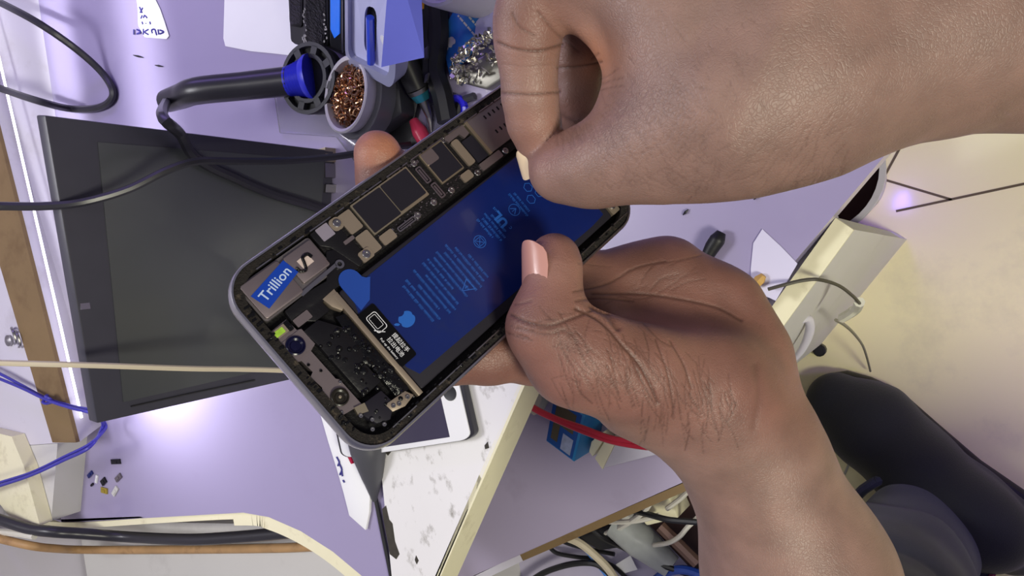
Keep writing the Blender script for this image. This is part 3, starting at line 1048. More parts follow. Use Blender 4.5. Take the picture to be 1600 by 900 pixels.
# ================================================================== THE PERSON AT THE BENCH
def skin_material():
    m = bpy.data.materials.new('brown_skin')
    m.use_nodes = True
    nt = m.node_tree
    b = nt.nodes['Principled BSDF']
    at = nt.nodes.new('ShaderNodeAttribute')
    at.attribute_name = 'tone'
    tc = nt.nodes.new('ShaderNodeTexCoord')
    nz = nt.nodes.new('ShaderNodeTexNoise')
    nz.inputs['Scale'].default_value = 55
    nz.inputs['Detail'].default_value = 6
    nt.links.new(tc.outputs['Object'], nz.inputs['Vector'])
    mr = nt.nodes.new('ShaderNodeMapRange')
    mr.inputs['From Min'].default_value = 0.3
    mr.inputs['From Max'].default_value = 0.7
    mr.inputs['To Min'].default_value = 0.80
    mr.inputs['To Max'].default_value = 1.16
    nt.links.new(nz.outputs['Fac'], mr.inputs['Value'])
    # pores and the fine lattice of skin lines
    vo = nt.nodes.new('ShaderNodeTexVoronoi')
    vo.feature = 'DISTANCE_TO_EDGE'
    vo.inputs['Scale'].default_value = 850
    wn = nt.nodes.new('ShaderNodeTexNoise')
    wn.inputs['Scale'].default_value = 160
    ad = nt.nodes.new('ShaderNodeMix')
    ad.data_type = 'RGBA'
    ad.inputs[0].default_value = 0.006
    nt.links.new(tc.outputs['Object'], wn.inputs['Vector'])
    nt.links.new(tc.outputs['Object'], ad.inputs[6])
    nt.links.new(wn.outputs['Color'], ad.inputs[7])
    nt.links.new(ad.outputs[2], vo.inputs['Vector'])
    cl = nt.nodes.new('ShaderNodeMapRange')
    cl.inputs['From Max'].default_value = 0.16
    nt.links.new(vo.outputs['Distance'], cl.inputs['Value'])
    fn = nt.nodes.new('ShaderNodeTexNoise')
    fn.inputs['Scale'].default_value = 900
    fn.inputs['Detail'].default_value = 3
    nt.links.new(tc.outputs['Object'], fn.inputs['Vector'])
    sm = nt.nodes.new('ShaderNodeMath')
    sm.operation = 'MULTIPLY_ADD'
    sm.inputs[1].default_value = 0.6
    nt.links.new(fn.outputs['Fac'], sm.inputs[0])
    nt.links.new(cl.outputs['Result'], sm.inputs[2])
    bp = nt.nodes.new('ShaderNodeBump')
    bp.inputs['Strength'].default_value = 0.2
    bp.inputs['Distance'].default_value = 0.0006
    nt.links.new(sm.outputs[0], bp.inputs['Height'])
    nt.links.new(bp.outputs['Normal'], b.inputs['Normal'])
    mu = nt.nodes.new('ShaderNodeMix')
    mu.data_type = 'RGBA'
    mu.blend_type = 'MULTIPLY'
    mu.inputs[0].default_value = 1
    nt.links.new(at.outputs['Color'], mu.inputs[6])
    nt.links.new(mr.outputs['Result'], mu.inputs[7])
    nt.links.new(mu.outputs[2], b.inputs['Base Color'])
    b.inputs['Roughness'].default_value = 0.48
    b.inputs['Specular IOR Level'].default_value = 0.42
    b.inputs['Subsurface Weight'].default_value = 0.10
    b.inputs['Subsurface Radius'].default_value = (0.5, 0.2, 0.1)
    b.inputs['Subsurface Scale'].default_value = 0.006
    return m


M_SKIN = skin_material()
TONE_BACK = np.array(rgb(131, 103, 93))
TONE_PALM = np.array(rgb(124, 86, 76))
TONE_TIP = np.array(rgb(146, 106, 94))
TONE_CREASE = np.array(rgb(70, 44, 36))

person = thing('person', 'person in dark blue trousers and a black shoe holding and prying at an opened phone', 'person', (0.30, -0.30, 0))


def kk(pts):
    """[(px, py, D, radius in mm)] to camera metres and radii"""
    return [K(p[0], p[1], p[2]) for p in pts], [p[3] / 1000 for p in pts]


def mm(pts):
    """[(u, v, w, radius)] in phone millimetres to camera metres and radii"""
    return [phc(p[0], p[1], p[2]) for p in pts], [p[3] / 1000 for p in pts]


def build_limb(chains, ells, lo, hi, h, subs=()):
    F = Field(lo, hi, h)
    for (pts, rad), k in chains:
        F.chain(pts, rad, k)
    for c, ax, k in ells:
        F.ell(c, ax, k)
    for c, ax, k in subs:
        F.ell(c, ax, k, True)
    v, f = F.mesh()
    v = relax(v, f, 3)
    v, f = subdivide(v, f)
    v = relax(v, f, 3)
    return v, f


def outward(v, f):
    """camera metres are mirrored against the world: turn the faces so that normals point out"""
    a, b, c = v[f[:, 0]], v[f[:, 1]], v[f[:, 2]]
    vol = np.einsum('ij,ij->i', a, np.cross(b, c)).sum()
    return f[:, ::-1] if vol < 0 else f


def seg_dist(x, y, poly):
    d = np.full(len(x), 1e9)
    for (x0, y0), (x1, y1) in zip(poly, poly[1:]):
        dx, dy = x1 - x0, y1 - y0
        t = np.clip(((x - x0) * dx + (y - y0) * dy) / (dx * dx + dy * dy + 1e-9), 0, 1)
        # creases fade towards their two ends
        d = np.minimum(d, np.hypot(x - x0 - t * dx, y - y0 - t * dy))
    return d


def carve(v, f, creases, tone):
    """Press skin creases (paths over the skin as seen from above) into the surface, a fraction of a millimetre deep."""
    N_ = vert_normals(v, f)
    px = 800 + F_PX * v[:, 0] / v[:, 2]
    py = 450 - F_PX * v[:, 1] / v[:, 2]
    facing = np.einsum('ij,ij->i', N_, -v / np.linalg.norm(v, axis=1)[:, None])
    disp = np.zeros(len(v))
    dark = np.zeros(len(v))
    for poly, wd, dep, col in creases:
        p = np.array([(a, b) for a, b in poly], float)
        lo, hi = p.min(0) - 4 * wd, p.max(0) + 4 * wd
        m = np.where((px > lo[0]) & (px < hi[0]) & (py > lo[1]) & (py < hi[1]) & (facing > 0.05))[0]
        if len(m) == 0:
            continue
        q = poly
        if len(poly) > 2:
            q = [(a.x, a.y) for a in smooth_path([V((a, b, 0)) for a, b in poly], 5)]
        d = seg_dist(px[m], py[m], q)
        g = np.exp(-(d / wd) ** 2)
        disp[m] = np.maximum(disp[m], g * dep * .62 / 1000)
        dark[m] = np.maximum(dark[m], np.minimum(1, np.exp(-(d / (wd * .8)) ** 2) * col * 1.35))
    v = v - N_ * disp[:, None]
    tone = tone * (1 - dark[:, None]) + TONE_CREASE * dark[:, None]
    return v, tone


def wrinkles(n, box, ang, ln, wd, dep, col, seed, curve=0.25):
    r = np.random.default_rng(seed)
    out = []
    for i in range(n):
        x, y = r.uniform(box[0], box[2]), r.uniform(box[1], box[3])
        a = radians(ang + r.normal(0, 14))
        l_ = ln * r.uniform(.5, 1.3)
        c = r.normal(0, curve) * l_
        dx, dy = cos(a), sin(a)
        out.append(([(x - dx * l_ / 2, y - dy * l_ / 2), (x - dy * c * .3, y + dx * c * .3), (x + dx * l_ / 2, y + dy * l_ / 2)], wd * r.uniform(.7, 1.2), dep * r.uniform(.5, 1.15), col * r.uniform(.7, 1.5)))
    return out


# ---- left hand: palm up, thumb over the phone's near edge, fingers wrapped underneath
L_chains = [
    (kk([(1118, 655, .325, 24), (1168, 705, .336, 26), (1245, 900, .352, 38.5), (1330, 1130, .372, 43), (1420, 1400, .39, 46)]), .014),
    (kk([(1130, 630, .328, 22), (1188, 720, .345, 23), (1262, 900, .360, 32)]), .014),
    (kk([(1050, 432, .338, 15.5), (1120, 490, .338, 18), (1158, 560, .338, 18.5), (1168, 650, .338, 20)]), .012),
    (kk([(985, 450, .338, 13.5), (1060, 540, .330, 18), (1120, 620, .325, 22)]), .014),
    (kk([(905, 540, .322, 12), (1000, 600, .318, 19), (1110, 640, .325, 24)]), .012),
    (kk([(1080, 600, .312, 22), (985, 575, .298, 19), (902, 553, .287, 16.8), (855, 508, .2825, 13.6)]), .012),
    (kk([(855, 508, .2825, 13.4), (860, 480, .283, 11.4), (866, 445, .2845, 9.8), (867, 420, .285, 9.4), (866, 401, .286, 8.2)]), .006),
    # the four fingers under the phone
    (([K(893, 548, .320), phc(66, 77, -20.5), phc(52, 66, -21), phc(44, 44, -20.5), phc(46, 22, -18.5)], [.0125, .0105, .0102, .0098, .0088]), .008),
    (([K(955, 500, .338), phc(84, 88, -24), phc(83, 58, -23), phc(79, 24, -21), phc(78, 4, -17), phc(79.5, -6.5, -9.5)], [.0125, .0115, .011, .0105, .0100, .0088]), .008),
    (([K(1000, 450, .342), phc(103, 86, -25), phc(101, 52, -24), phc(97, 18, -21), phc(95, 6, -18)], [.0125, .0112, .0106, .0098, .0084]), .008),
    (([K(1035, 420, .343), phc(122, 82, -24), phc(121, 52, -22), phc(118, 28, -19)], [.0125, .0102, .0095, .0082]), .008),
]
L_ells = [
    (K(1070, 582, .315), [np.array([.031, -.004, .004]), np.array([.004, .025, 0]), np.array([-.003, 0, .021])], .012),
    (K(945, 500, .318), [np.array([.013, -.008, 0]), np.array([.006, .010, 0]), np.array([0, 0, .012])], .010),
]
L_subs = [(K(1015, 461, .302), [np.array([.046, -.003, .008]), np.array([.0006, .0085, 0]), np.array([-.0022, 0, .012])], .014)]
lv, lf = build_limb(L_chains, L_ells, np.array([-.075, -.235, .255]), np.array([.195, .105, .43]), .0012, L_subs)
lf = outward(lv, lf)

creases = [
    ([(798, 492), (826, 504), (858, 509), (890, 499), (926, 484)], 2.6, .9, .55),
    ([(808, 512), (850, 522), (884, 515)], 2.0, .5, .35),
    ([(804, 476), (816, 474), (830, 470)], 1.8, .3, .3),
    ([(806, 500), (840, 513), (870, 513)], 1.6, .3, .3),
    ([(900, 482), (929, 495), (950, 512), (971, 537), (996, 565), (1013, 594), (1028, 630)], 3.0, 1.2, .55),
    ([(925, 478), (948, 490), (966, 512)], 5.0, 1.6, .35),
    ([(985, 556), (1005, 600), (1024, 634)], 1.8, .7, .5),
    ([(1024, 530), (1043, 582), (1051, 632), (1052, 655)], 1.8, .6, .45),
    ([(1047, 532), (1068, 569), (1081, 607)], 1.8, .6, .45),
    ([(1005, 505), (1030, 530), (1048, 540)], 1.6, .4, .35),
    ([(896, 456), (950, 443), (992, 419), (1040, 408)], 2.0, .45, .5),
    ([(925, 459), (996, 459), (1055, 466), (1119, 480), (1158, 500)], 2.6, .6, .5),
    ([(900, 470), (935, 466), (990, 470)], 2.0, .6, .4),
    ([(1180, 570), (1186, 620), (1178, 668)], 6.0, .5, .15),
]
creases += wrinkles(46, (870, 520, 1010, 625), 70, 62, 1.3, .38, .34, 1)
creases += wrinkles(26, (880, 520, 1000, 610), 25, 46, 1.2, .30, .28, 2)
creases += wrinkles(46, (1000, 610, 1150, 690), 82, 48, 1.2, .35, .34, 3)
creases += wrinkles(16, (1000, 540, 1110, 640), 72, 70, 1.2, .3, .3, 4)
creases += wrinkles(14, (805, 485, 905, 525), 8, 46, 1.2, .3, .3, 5)
creases += wrinkles(10, (920, 400, 1100, 470), -12, 60, 1.3, .3, .25, 6)
N_ = vert_normals(lv, lf)
px = 800 + F_PX * lv[:, 0] / lv[:, 2]
py = 450 - F_PX * lv[:, 1] / lv[:, 2]


def spot(cx, cy, r):
    return np.exp(-(((px - cx) ** 2 + (py - cy) ** 2) / r ** 2))


tone = np.tile(TONE_PALM, (len(lv), 1))
wt = np.clip((py - 640) / 90, 0, 1)[:, None]
tone = tone * (1 - wt) + TONE_BACK * wt
for cx, cy, r, c, s_ in ((862, 420, 60, TONE_TIP, .8), (610, 200, 60, np.array(rgb(186, 124, 96)), .9), (950, 495, 40, TONE_TIP, .5), (1080, 560, 70, TONE_TIP, .35)):
    k_ = (spot(cx, cy, r) * s_)[:, None]
    tone = tone * (1 - k_) + c * k_
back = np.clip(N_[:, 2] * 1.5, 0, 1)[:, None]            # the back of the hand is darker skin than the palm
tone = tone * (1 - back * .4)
lv, ltone = carve(lv, lf, creases, tone)

# ---- right hand: seen from its thumb side, index and thumb pinching at the battery film
R_chains = [
    (kk([(876, 266, .276, 11.2), (930, 258, .269, 12.4), (1010, 226, .260, 16.5), (1120, 172, .252, 26)]), .010),
    (kk([(1120, 172, .252, 26), (1250, 118, .254, 30.5), (1400, 58, .257, 30), (1500, 30, .261, 33), (1650, 0, .266, 40), (1950, -70, .28, 45), (2350, -200, .30, 47)]), .016),
    (kk([(1025, -10, .246, 16), (1180, -50, .25, 33), (1400, -20, .257, 31)]), .016),
    (kk([(1075, 60, .250, 20), (1160, 90, .25, 30)]), .016),
    (kk([(1030, -20, .246, 16), (930, -55, .250, 13), (842, -32, .257, 11.2)]), .008),
    (kk([(842, -32, .257, 11.2), (824, 30, .262, 10.2), (824, 70, .265, 9.8), (826, 110, .268, 9.6)]), .005),
    (kk([(826, 110, .268, 9.6), (828, 150, .271, 9.7), (834, 190, .2755, 9.5), (847, 238, .281, 7.8)]), .0012),
    (kk([(1040, -60, .262, 13), (960, -40, .274, 11.5), (915, 30, .284, 10.4), (905, 90, .291, 9.9), (903, 148, .295, 9.5)]), .004),
    (kk([(1050, -90, .272, 13), (960, -50, .292, 11), (920, 40, .304, 10.4), (900, 172, .309, 9.6)]), .004),
    (kk([(1080, -110, .282, 13), (990, -40, .306, 10), (955, 40, .322, 9.2), (945, 110, .326, 8.2)]), .004),
    (kk([(1120, -60, .268, 22), (1200, 20, .275, 28), (1300, 20, .272, 28)]), .016),
    (kk([(905, -2, .258, 9), (986, 74, .259, 9), (1000, 120, .260, 9), (992, 168, .262, 10), (985, 215, .264, 11)]), .006),
]
R_ells = []
rv, rf = build_limb(R_chains, R_ells, np.array([-.012, .015, .205]), np.array([.345, .175, .365]), .0012)
rf = outward(rv, rf)
creases = [
    ([(776, 66), (800, 75), (840, 80), (878, 70)], 2.4, .9, .55),
    ([(778, 145), (826, 147), (874, 144)], 2.2, .8, .5),
    ([(784, 100), (826, 104), (862, 100)], 1.8, .15, .12),
    ([(872, 106), (905, 104), (940, 97)], 2.0, .7, .45),
    ([(800, 20), (812, 42), (835, 55)], 2.0, .5, .35),
    ([(840, 18), (868, 50), (905, 82)], 2.2, .6, .3),
    ([(925, 92), (935, 84)], 1.6, .4, .3),
    ([(938, 124), (950, 118), (966, 108)], 1.4, .4, .3),
    ([(938, 132), (955, 126), (972, 122)], 1.4, .4, .3),
    ([(936, 142), (955, 136), (975, 134)], 1.4, .4, .3),
]
creases += wrinkles(60, (862, 196, 980, 222), 75, 24, 1.1, .3, .14, 11)
creases += wrinkles(120, (940, 130, 1100, 290), 40, 26, 1.0, .26, .13, 12)
creases += wrinkles(110, (940, 130, 1100, 290), -35, 26, 1.0, .26, .13, 13)
creases += wrinkles(90, (1060, 190, 1320, 300), -52, 44, 1.1, .26, .13, 14)
creases += wrinkles(50, (980, 20, 1200, 180), 50, 14, 1.3, .25, .14, 15)
px = 800 + F_PX * rv[:, 0] / rv[:, 2]
py = 450 - F_PX * rv[:, 1] / rv[:, 2]
tone = np.tile(TONE_BACK, (len(rv), 1))
for cx, cy, r, c, s_ in ((835, 215, 60, TONE_TIP, .8), (830, 40, 70, TONE_PALM, .8), (905, 160, 45, TONE_TIP, .6), (930, 90, 40, np.array(rgb(190, 130, 96)), .7)):
    k_ = (spot(cx, cy, r) * s_)[:, None]
    tone = tone * (1 - k_) + c * k_
rv, rtone = carve(rv, rf, creases, tone)

verts = np.concatenate([cam_to_world(lv), cam_to_world(rv)]) - np.array(person.location[:])
faces = np.concatenate([lf[:, ::-1], rf[:, ::-1] + len(lv)])
me = np_mesh('body', verts, faces)
ca = me.color_attributes.new('tone', 'FLOAT_COLOR', 'POINT')
ca.data.foreach_set('color', np.concatenate([np.concatenate([ltone, rtone]), np.ones((len(verts), 1))], 1).astype(np.float32).ravel())
body = bpy.data.objects.new('body', me)
COL.objects.link(body)
body.parent = person
me.materials.append(M_SKIN)

M_NAIL = mat('fingernail', rgb(184, 134, 122), rough=.3, var=.06, scale=120, coat=.3)


def nail(name, c, axis, normal, R, half, ln, m=M_NAIL, taper=0.85, grow=0.0):
    """A curved nail plate on a finger of radius R: c in camera metres on the finger's axis."""
    c, ax, nm = np.array(c), np.array(axis, float), np.array(normal, float)
    ax /= np.linalg.norm(ax)
    nm -= ax * (nm @ ax)
    nm /= np.linalg.norm(nm)
    sd = np.cross(ax, nm)
    bm = newbm()
    layers = []
    for R_ in (R + .0004, R - .0006):
        g = []
        for i in range(9):
            t = i / 8
            row = []
            for j in range(9):
                s_ = -1 + 2 * j / 8
                e = t - 0.5
                edge = 1 - .14 * s_ * s_
                wd = half * (taper + (1 - taper) * min(1, t * 2)) * (math.sqrt(max(.12, 1 - ((t - .7) / .36) ** 2)) if t > .7 else 1) * (math.sqrt(max(.2, 1 - ((.25 - t) / .28) ** 2)) if t < .25 else 1)
                th = s_ * wd
                al = e * ln * edge
                q = c + ax * al + (nm * cos(th) + sd * sin(th)) * (R_ + grow * (.5 - t))
                row.append(bm.verts.new(V(cam_to_world(q))))
            g.append(row)
        layers.append(g)
    for li, g in enumerate(layers):
        for i in range(8):
            for j in range(8):
                bm.faces.new((g[i][j], g[i][j + 1], g[i + 1][j + 1], g[i + 1][j]))
    a, b = layers
    loop = [(0, j) for j in range(9)] + [(i, 8) for i in range(1, 9)] + [(8, j) for j in range(7, -1, -1)] + [(i, 0) for i in range(7, 0, -1)]
    for (i, j), (k, l) in zip(loop, loop[1:] + loop[:1]):
        bm.faces.new((a[i][j], a[k][l], b[k][l], b[i][j]))
    return obj(name, bm, m, person)


nail('thumbnail', K(866, 416, .2846), K(860, 372, .2852) - K(869, 440, .2845), np.array([-.86, 0.06, -.50]), .0113, .80, .0200, grow=.0022)
nail('fingernail', K(846, 250, .282), K(858, 290, .283) - K(840, 226, .281), np.array([-.80, -.05, -.45]), .0078, .75, .0105, mat('pale_nail', rgb(226, 202, 166), rough=.3, coat=.2))

# ---- shoe and trouser leg on the floor
def world_field(chains, ells, h, floor=None, cut=None):
    allp = np.concatenate([np.array([p[:] for p in pts]) for pts, rad, k in chains] + [np.array([c[:]]) for c, a, k in ells])
    m = max(max(rad) for pts, rad, k in chains) + .03
    F = Field(allp.min(0) - m, allp.max(0) + m, h)
    for pts, rad, k in chains:
        F.chain([p[:] for p in pts], rad, k)
    for c, ax, k in ells:
        F.ell(c[:], ax, k)
    v, f = F.mesh()
    v = relax(v, f, 3)
    return v, outward(v, f)


toe, heel = U(1312, 622, .0), U(1578, 822, .0)
fd = (toe - heel).normalized()
sd = V((-fd.y, fd.x, 0))
SL = (toe - heel).length


def sh(t, s_, z):
    """along the shoe from heel (0) to toe (1), sideways in metres, height"""
    return heel + fd * (SL * t) + sd * s_ + V((0, 0, z))


chains = [([sh(1, 0, .026), sh(.80, -.004, .030), sh(.55, 0, .034), sh(.25, 0, .036), sh(0, 0, .036)], [.037, .050, .046, .041, .042], .02),
          ([sh(.80, 0, .045), sh(.5, 0, .065), sh(.2, 0, .085)], [.030, .040, .044], .025),
          ([sh(.25, 0, .085), sh(.12, 0, .085)], [.044, .040], .02)]
v, f = world_field(chains, [], .003)
v[:, 2] = np.maximum(v[:, 2], .012)
shoe_v = v - np.array(person.location[:])
me = np_mesh('shoe', shoe_v, f)
shoe = bpy.data.objects.new('shoe', me)
COL.objects.link(shoe)
shoe.parent = person
M_SHOE = mat('black_knit', rgb(26, 28, 32), rough=.8, var=.35, scale=700, bump=.5, bump_scale=900, sheen=.15)
me.materials.append(M_SHOE)
bm = newbm()
pts = []
for t, w_ in ((-.13, .024), (-.06, .038), (.05, .046), (.3, .044), (.55, .049), (.8, .055), (.95, .047), (1.06, .036), (1.12, .02)):
    pts.append((t, w_))
loop = [sh(t, w_, 0) for t, w_ in pts] + [sh(t, -w_, 0) for t, w_ in pts[::-1]]
prism(bm, [p + V((0, 0, .024)) for p in loop], (0, 0, -.024))
obj('sole', bm, mat('black_sole', rgb(20, 20, 22), rough=.6), shoe, bev=.006)
bm = newbm()
c = U(1345, 657, .070)
boxv(bm, c - sd * .008 - fd * .003, sd * .016, fd * .003, V((0, 0, .004)))
boxv(bm, c - sd * .006 + fd * .003, sd * .014, fd * .004, V((0, 0, .004)))
obj('lace_tag', bm, mat('grey_tag', rgb(150, 150, 150), rough=.4, metal=.4), shoe, smooth=False)
bm = newbm()
for k in range(5):
    t = .62 - k * .075
    tube(bm, [sh(t, -.032, .066 + k * .006), sh(t - .02, 0, .094 + k * .008), sh(t, .032, .066 + k * .006)], .0028, 6)
obj('lace', bm, M_SHOE, shoe)

ank, shin, knee = U(1420, 862, .125), U(1372, 955, .26), U(1330, 1110, .44)
v, f = world_field([([ank, shin, knee], [.064, .074, .086], .02), ([knee, V((.34, -.42, .50))], [.086, .10], .03)], [], .003)
axd = np.array((shin - ank).normalized()[:])
s_ = (v - np.array(ank[:])) @ axd
N_ = vert_normals(v, f)
rr = np.random.default_rng(3)
ph_ = 2.4 * np.sin(v[:, 0] * 31 + v[:, 1] * 17) + 1.3 * np.sin(v[:, 1] * 47 + 1.0)
ph_ += 2.2 * np.sin(v[:, 0] * 13 - v[:, 1] * 21 + 2)
fold = .0075 * np.abs(np.sin(s_ * 26 + ph_ * .8)) ** .8 + .0022 * np.sin(s_ * 71 + 1.7 * ph_)
v = v + N_ * (fold * np.clip(1.15 - s_ / .40, .35, 1))[:, None]
lowcut = s_ < -.035
v[lowcut] += axd * (-.035 - s_[lowcut])[:, None] * 0.97
me = np_mesh('trousers', v - np.array(person.location[:]), f)
trou = bpy.data.objects.new('trousers', me)
COL.objects.link(trou)
trou.parent = person
M_DENIM = mat('dark_denim', rgb(52, 54, 76), rough=.85, var=.25, scale=500, bump=.4, bump_scale=1100, sheen=.2)
me.materials.append(M_DENIM)
bm = newbm()
u1 = V(axd).cross(V((0, 0, 1))).normalized()
u2 = V(axd).cross(u1)
hc = ank - V(axd) * .034
ringp = [hc + (u1 * cos(a) + u2 * sin(a)) * .0735 + V(axd) * .003 * sin(3 * a) for a in [2 * pi * i / 24 for i in range(25)]]
tube(bm, ringp, .0060, 8, n=2)
obj('cuff', bm, M_DENIM, trou)
bm = newbm()
for i in range(48):
    a = 2 * pi * i / 48
    q = hc + (u1 * cos(a) + u2 * sin(a)) * .0790 + V(axd) * .004
    rel = q - CAM
    dp = rel.dot(FWD)
    x_, y_ = 800 + F_PX * rel.dot(RIGHT) / dp, 450 - F_PX * rel.dot(UP) / dp
    if (q - hc).dot(CAM - hc) > 0 and x_ > 1452:
        q1 = hc + (u1 * cos(a + .1) + u2 * sin(a + .1)) * .0790 + V(axd) * .004
        tube(bm, [q, q1], .0032, 6, n=1)
obj('hem_stitching', bm, mat('crimson_thread', rgb(140, 60, 84), rough=.7, var=.5, scale=120), trou)
# ================================================================== THINGS ON AND AROUND THE BENCH
# ---- upright black screen behind the phone
s0, s1 = U(522, 236, DESK + .002), U(505, 582, DESK + .002)          # its foot on the bench
sn = (s1 - s0).cross(V((0, 0, 1))).normalized()
if sn.dot(CAM - s0) < 0:
    sn = -sn


def on_screen(px, py, off=0.0):
    d = ray(px, py)
    t = (s0 - CAM).dot(sn) / d.dot(sn)
    return CAM + d * t + sn * off


def on_screen_d(px, py):
    return (on_screen(px, py) - CAM).dot(FWD)


tl, bl = on_screen(70, 180), on_screen(152, 662)
scr = thing('monitor', 'black flat screen standing upright at the back of the bench', 'screen', (s0 + s1) / 2)
bm = newbm()
prism(bm, [s0, tl, bl, s1], -sn * .009)
obj('bezel', bm, mat('black_bezel', rgb(58, 57, 68), rough=.42, var=.12, scale=60), scr, bev=.0012)
bm = newbm()
q = [on_screen(*p) for p in ((505, 250), (152, 222), (192, 628), (490, 560))]
prism(bm, [p + sn * .0006 for p in q], -sn * .0005)
obj('display', bm, mat('dark_display', rgb(68, 70, 74), rough=.3, var=.1, scale=14, coat=.1), scr, smooth=False)
bm = newbm()
q = [on_screen(*p) for p in ((204, 634), (300, 613), (398, 593), (398, 595), (300, 615), (204, 636))]
prism(bm, [p + sn * .0008 for p in q], -sn * .0006)
obj('bezel_seam', bm, M_BLACKP, scr, smooth=False)
bm = newbm()
c = on_screen(140, 482)
boxv(bm, c, V((0, .004, 0)), V((0, 0, .006)), sn * .001)
obj('bezel_screw', bm, M_STEEL, scr, smooth=False)
bm = newbm()
m0 = (s0 + s1) / 2 - sn * .012
m0.z = DESK
sa = (s1 - s0).normalized()
boxv(bm, m0 - sa * .05, sa * .10, -sn * .085, V((0, 0, .007)))
prism(bm, [m0 - sa * .02 - sn * .07 + V((0, 0, .007)), m0 - sa * .02 - sn * .055 + V((0, 0, .007)), m0 - sa * .02 + V((0, 0, .11)), m0 - sa * .02 + V((0, 0, .13))], sa * .04)
obj('stand', bm, M_BLACKP, scr, smooth=False)
for py in (258, 282, 305):
    bm = newbm()
    c = U(509, py, DESK)
    boxv(bm, c, (.011, 0, 0), (.002, .011 if py < 300 else .006, 0), (0, 0, .012))
    obj('port', bm, M_GOLD if py == 258 else M_STEEL, scr, smooth=False)


def cable(name, label, cat, pts, r, m, group=None, seg=8, twist=None):
    bm = newbm()
    tube(bm, pts, r, seg)
    return single(name, label, cat, bm, m, group)


M_BEIGE = mat('beige_cable', rgb(202, 190, 166), rough=.5, var=.08)
M_WHITEC = mat('white_cable', rgb(214, 210, 200), rough=.45, var=.05)
M_BLUEW = mat('blue_wire', rgb(60, 56, 160), rough=.4, var=.15)
M_BLACKC = mat('black_cable', rgb(26, 26, 30), rough=.38, var=.1)

cable('power_cable', 'black cable looping over the back ledge at the top left', 'cable',
      [U(x, y, z) for x, y, z in ((-60, -24, .63), (0, 4, .632), (60, 36, .63), (118, 76, .605), (158, 112, .587), (176, 140, .584), (172, 158, .584), (150, 169, .584), (110, 170, .59), (60, 158, .624), (0, 138, .628), (-70, 112, .63))], .0036, M_RUBBER)
cable('power_cable', 'black cable sagging across the front of the upright black screen', 'cable',
      [P(x, y, D) for x, y, D in ((-60, 321, .44), (0, 322, .45), (70, 322, .455), (130, 316, .46), (200, 296, .47), (262, 266, .48), (310, 252, .49), (370, 252, .51), (450, 251, .535), (530, 244, .56), (600, 232, .58), (640, 226, .60))], [.0025, .0025, .0026], M_RUBBER)
cable('cable', 'straight beige cable crossing the lower part of the upright screen', 'cable',
      [P(x, y, D) for x, y, D in ((-60, 565, .45), (0, 567, .455), (150, 571, .47), (300, 576, .50), (380, 577, .525), (460, 580, .55), (560, 590, .58))], .0018, M_BEIGE)
bm = newbm()
w1 = [U(x, y, z) for x, y, z in ((-40, 566, .625), (0, 584, .625), (36, 603, .624), (74, 623, .622), (110, 634, .62), (148, 643, .614), (163, 660, .60), (163, 672, .602), (140, 694, .626), (100, 714, .630), (50, 738, .634), (0, 754, .636), (-40, 768, .636))]
w2 = [U(x, y, z) for x, y, z in ((-40, 576, .628), (0, 592, .628), (36, 607, .627), (74, 625, .627), (110, 637, .624), (148, 647, .618), (160, 660, .604), (158, 672, .604), (140, 699, .628), (100, 719, .633), (50, 742, .637), (0, 759, .639), (-40, 773, .639))]
tw = thing('twisted_wire', 'pair of thin blue wires knotted over the ledge at the left', 'wire', U(74, 624, .613))
bm = newbm()
tube(bm, w1, .0016, 7)
obj('strand', bm, M_BLUEW, tw)
bm = newbm()
tube(bm, w2, .0016, 7)
obj('strand', bm, M_BLUEW, tw)
bm = newbm()
c = U(74, 624, .626)
tube(bm, [c + V((.005 * cos(a), .004 * sin(a), .003 * sin(2 * a))) for a in [i * .9 for i in range(12)]], .0015, 6, n=4)
obj('knot', bm, M_BLUEW, tw)

# back shelf, its hook and cream batten
bm = newbm()
prism(bm, [U(90, 693, .612), U(80, 814, .612), V((-.954, U(80, 814, .612).y, .612)), V((-.954, U(90, 693, .612).y, .612))], (0, 0, -.06))
tag(obj('trim_2', bm, M_LAMG, smooth=False), kind='structure')
hk = thing('cup_hook', 'small metal clip lying on the white ledge at the left edge', 'hook', U(22, 532, .613))
bm = newbm()
c = U(15, 532, .613)
lathe(bm, [(.006, 0), (.006, .002), (.003, .0035), (.0001, .004)], c, (0, 0, 1), 16)
obj('base', bm, M_STEEL, hk)
bm = newbm()
c = U(26, 525, .6135)
for dx, dy in ((0, 0), (.007, -.004)):
    tube(bm, [c + V((dx - .006, dy + .008, 0)), c + V((dx, dy + .009, .004)), c + V((dx + .006, dy + .004, .006)), c + V((dx + .005, dy - .006, .004)), c + V((dx - .004, dy - .008, .001))], .0013, 6)
obj('wire_loop', bm, M_STEEL, hk)
bm = newbm()
prism(bm, [U(x, y, .626) for x, y in ((-40, 668), (18, 682), (38, 730), (62, 820), (34, 832), (0, 788), (-40, 720))], (0, 0, -.0135))
single('wood_batten', 'cream painted wooden batten lying in the bottom left corner of the ledge', 'batten', bm, M_CREAM, smooth=False)
CAB = .535
bm = newbm()
prism(bm, [U(x, y, CAB + .016) for x, y in ((38, 856), (78, 850), (90, 880), (72, 892), (50, 886))], (0, 0, -.0155))
single('wood_block', 'small pale wooden block under the brown pipe', 'block', bm, M_CREAM, bev=.001)
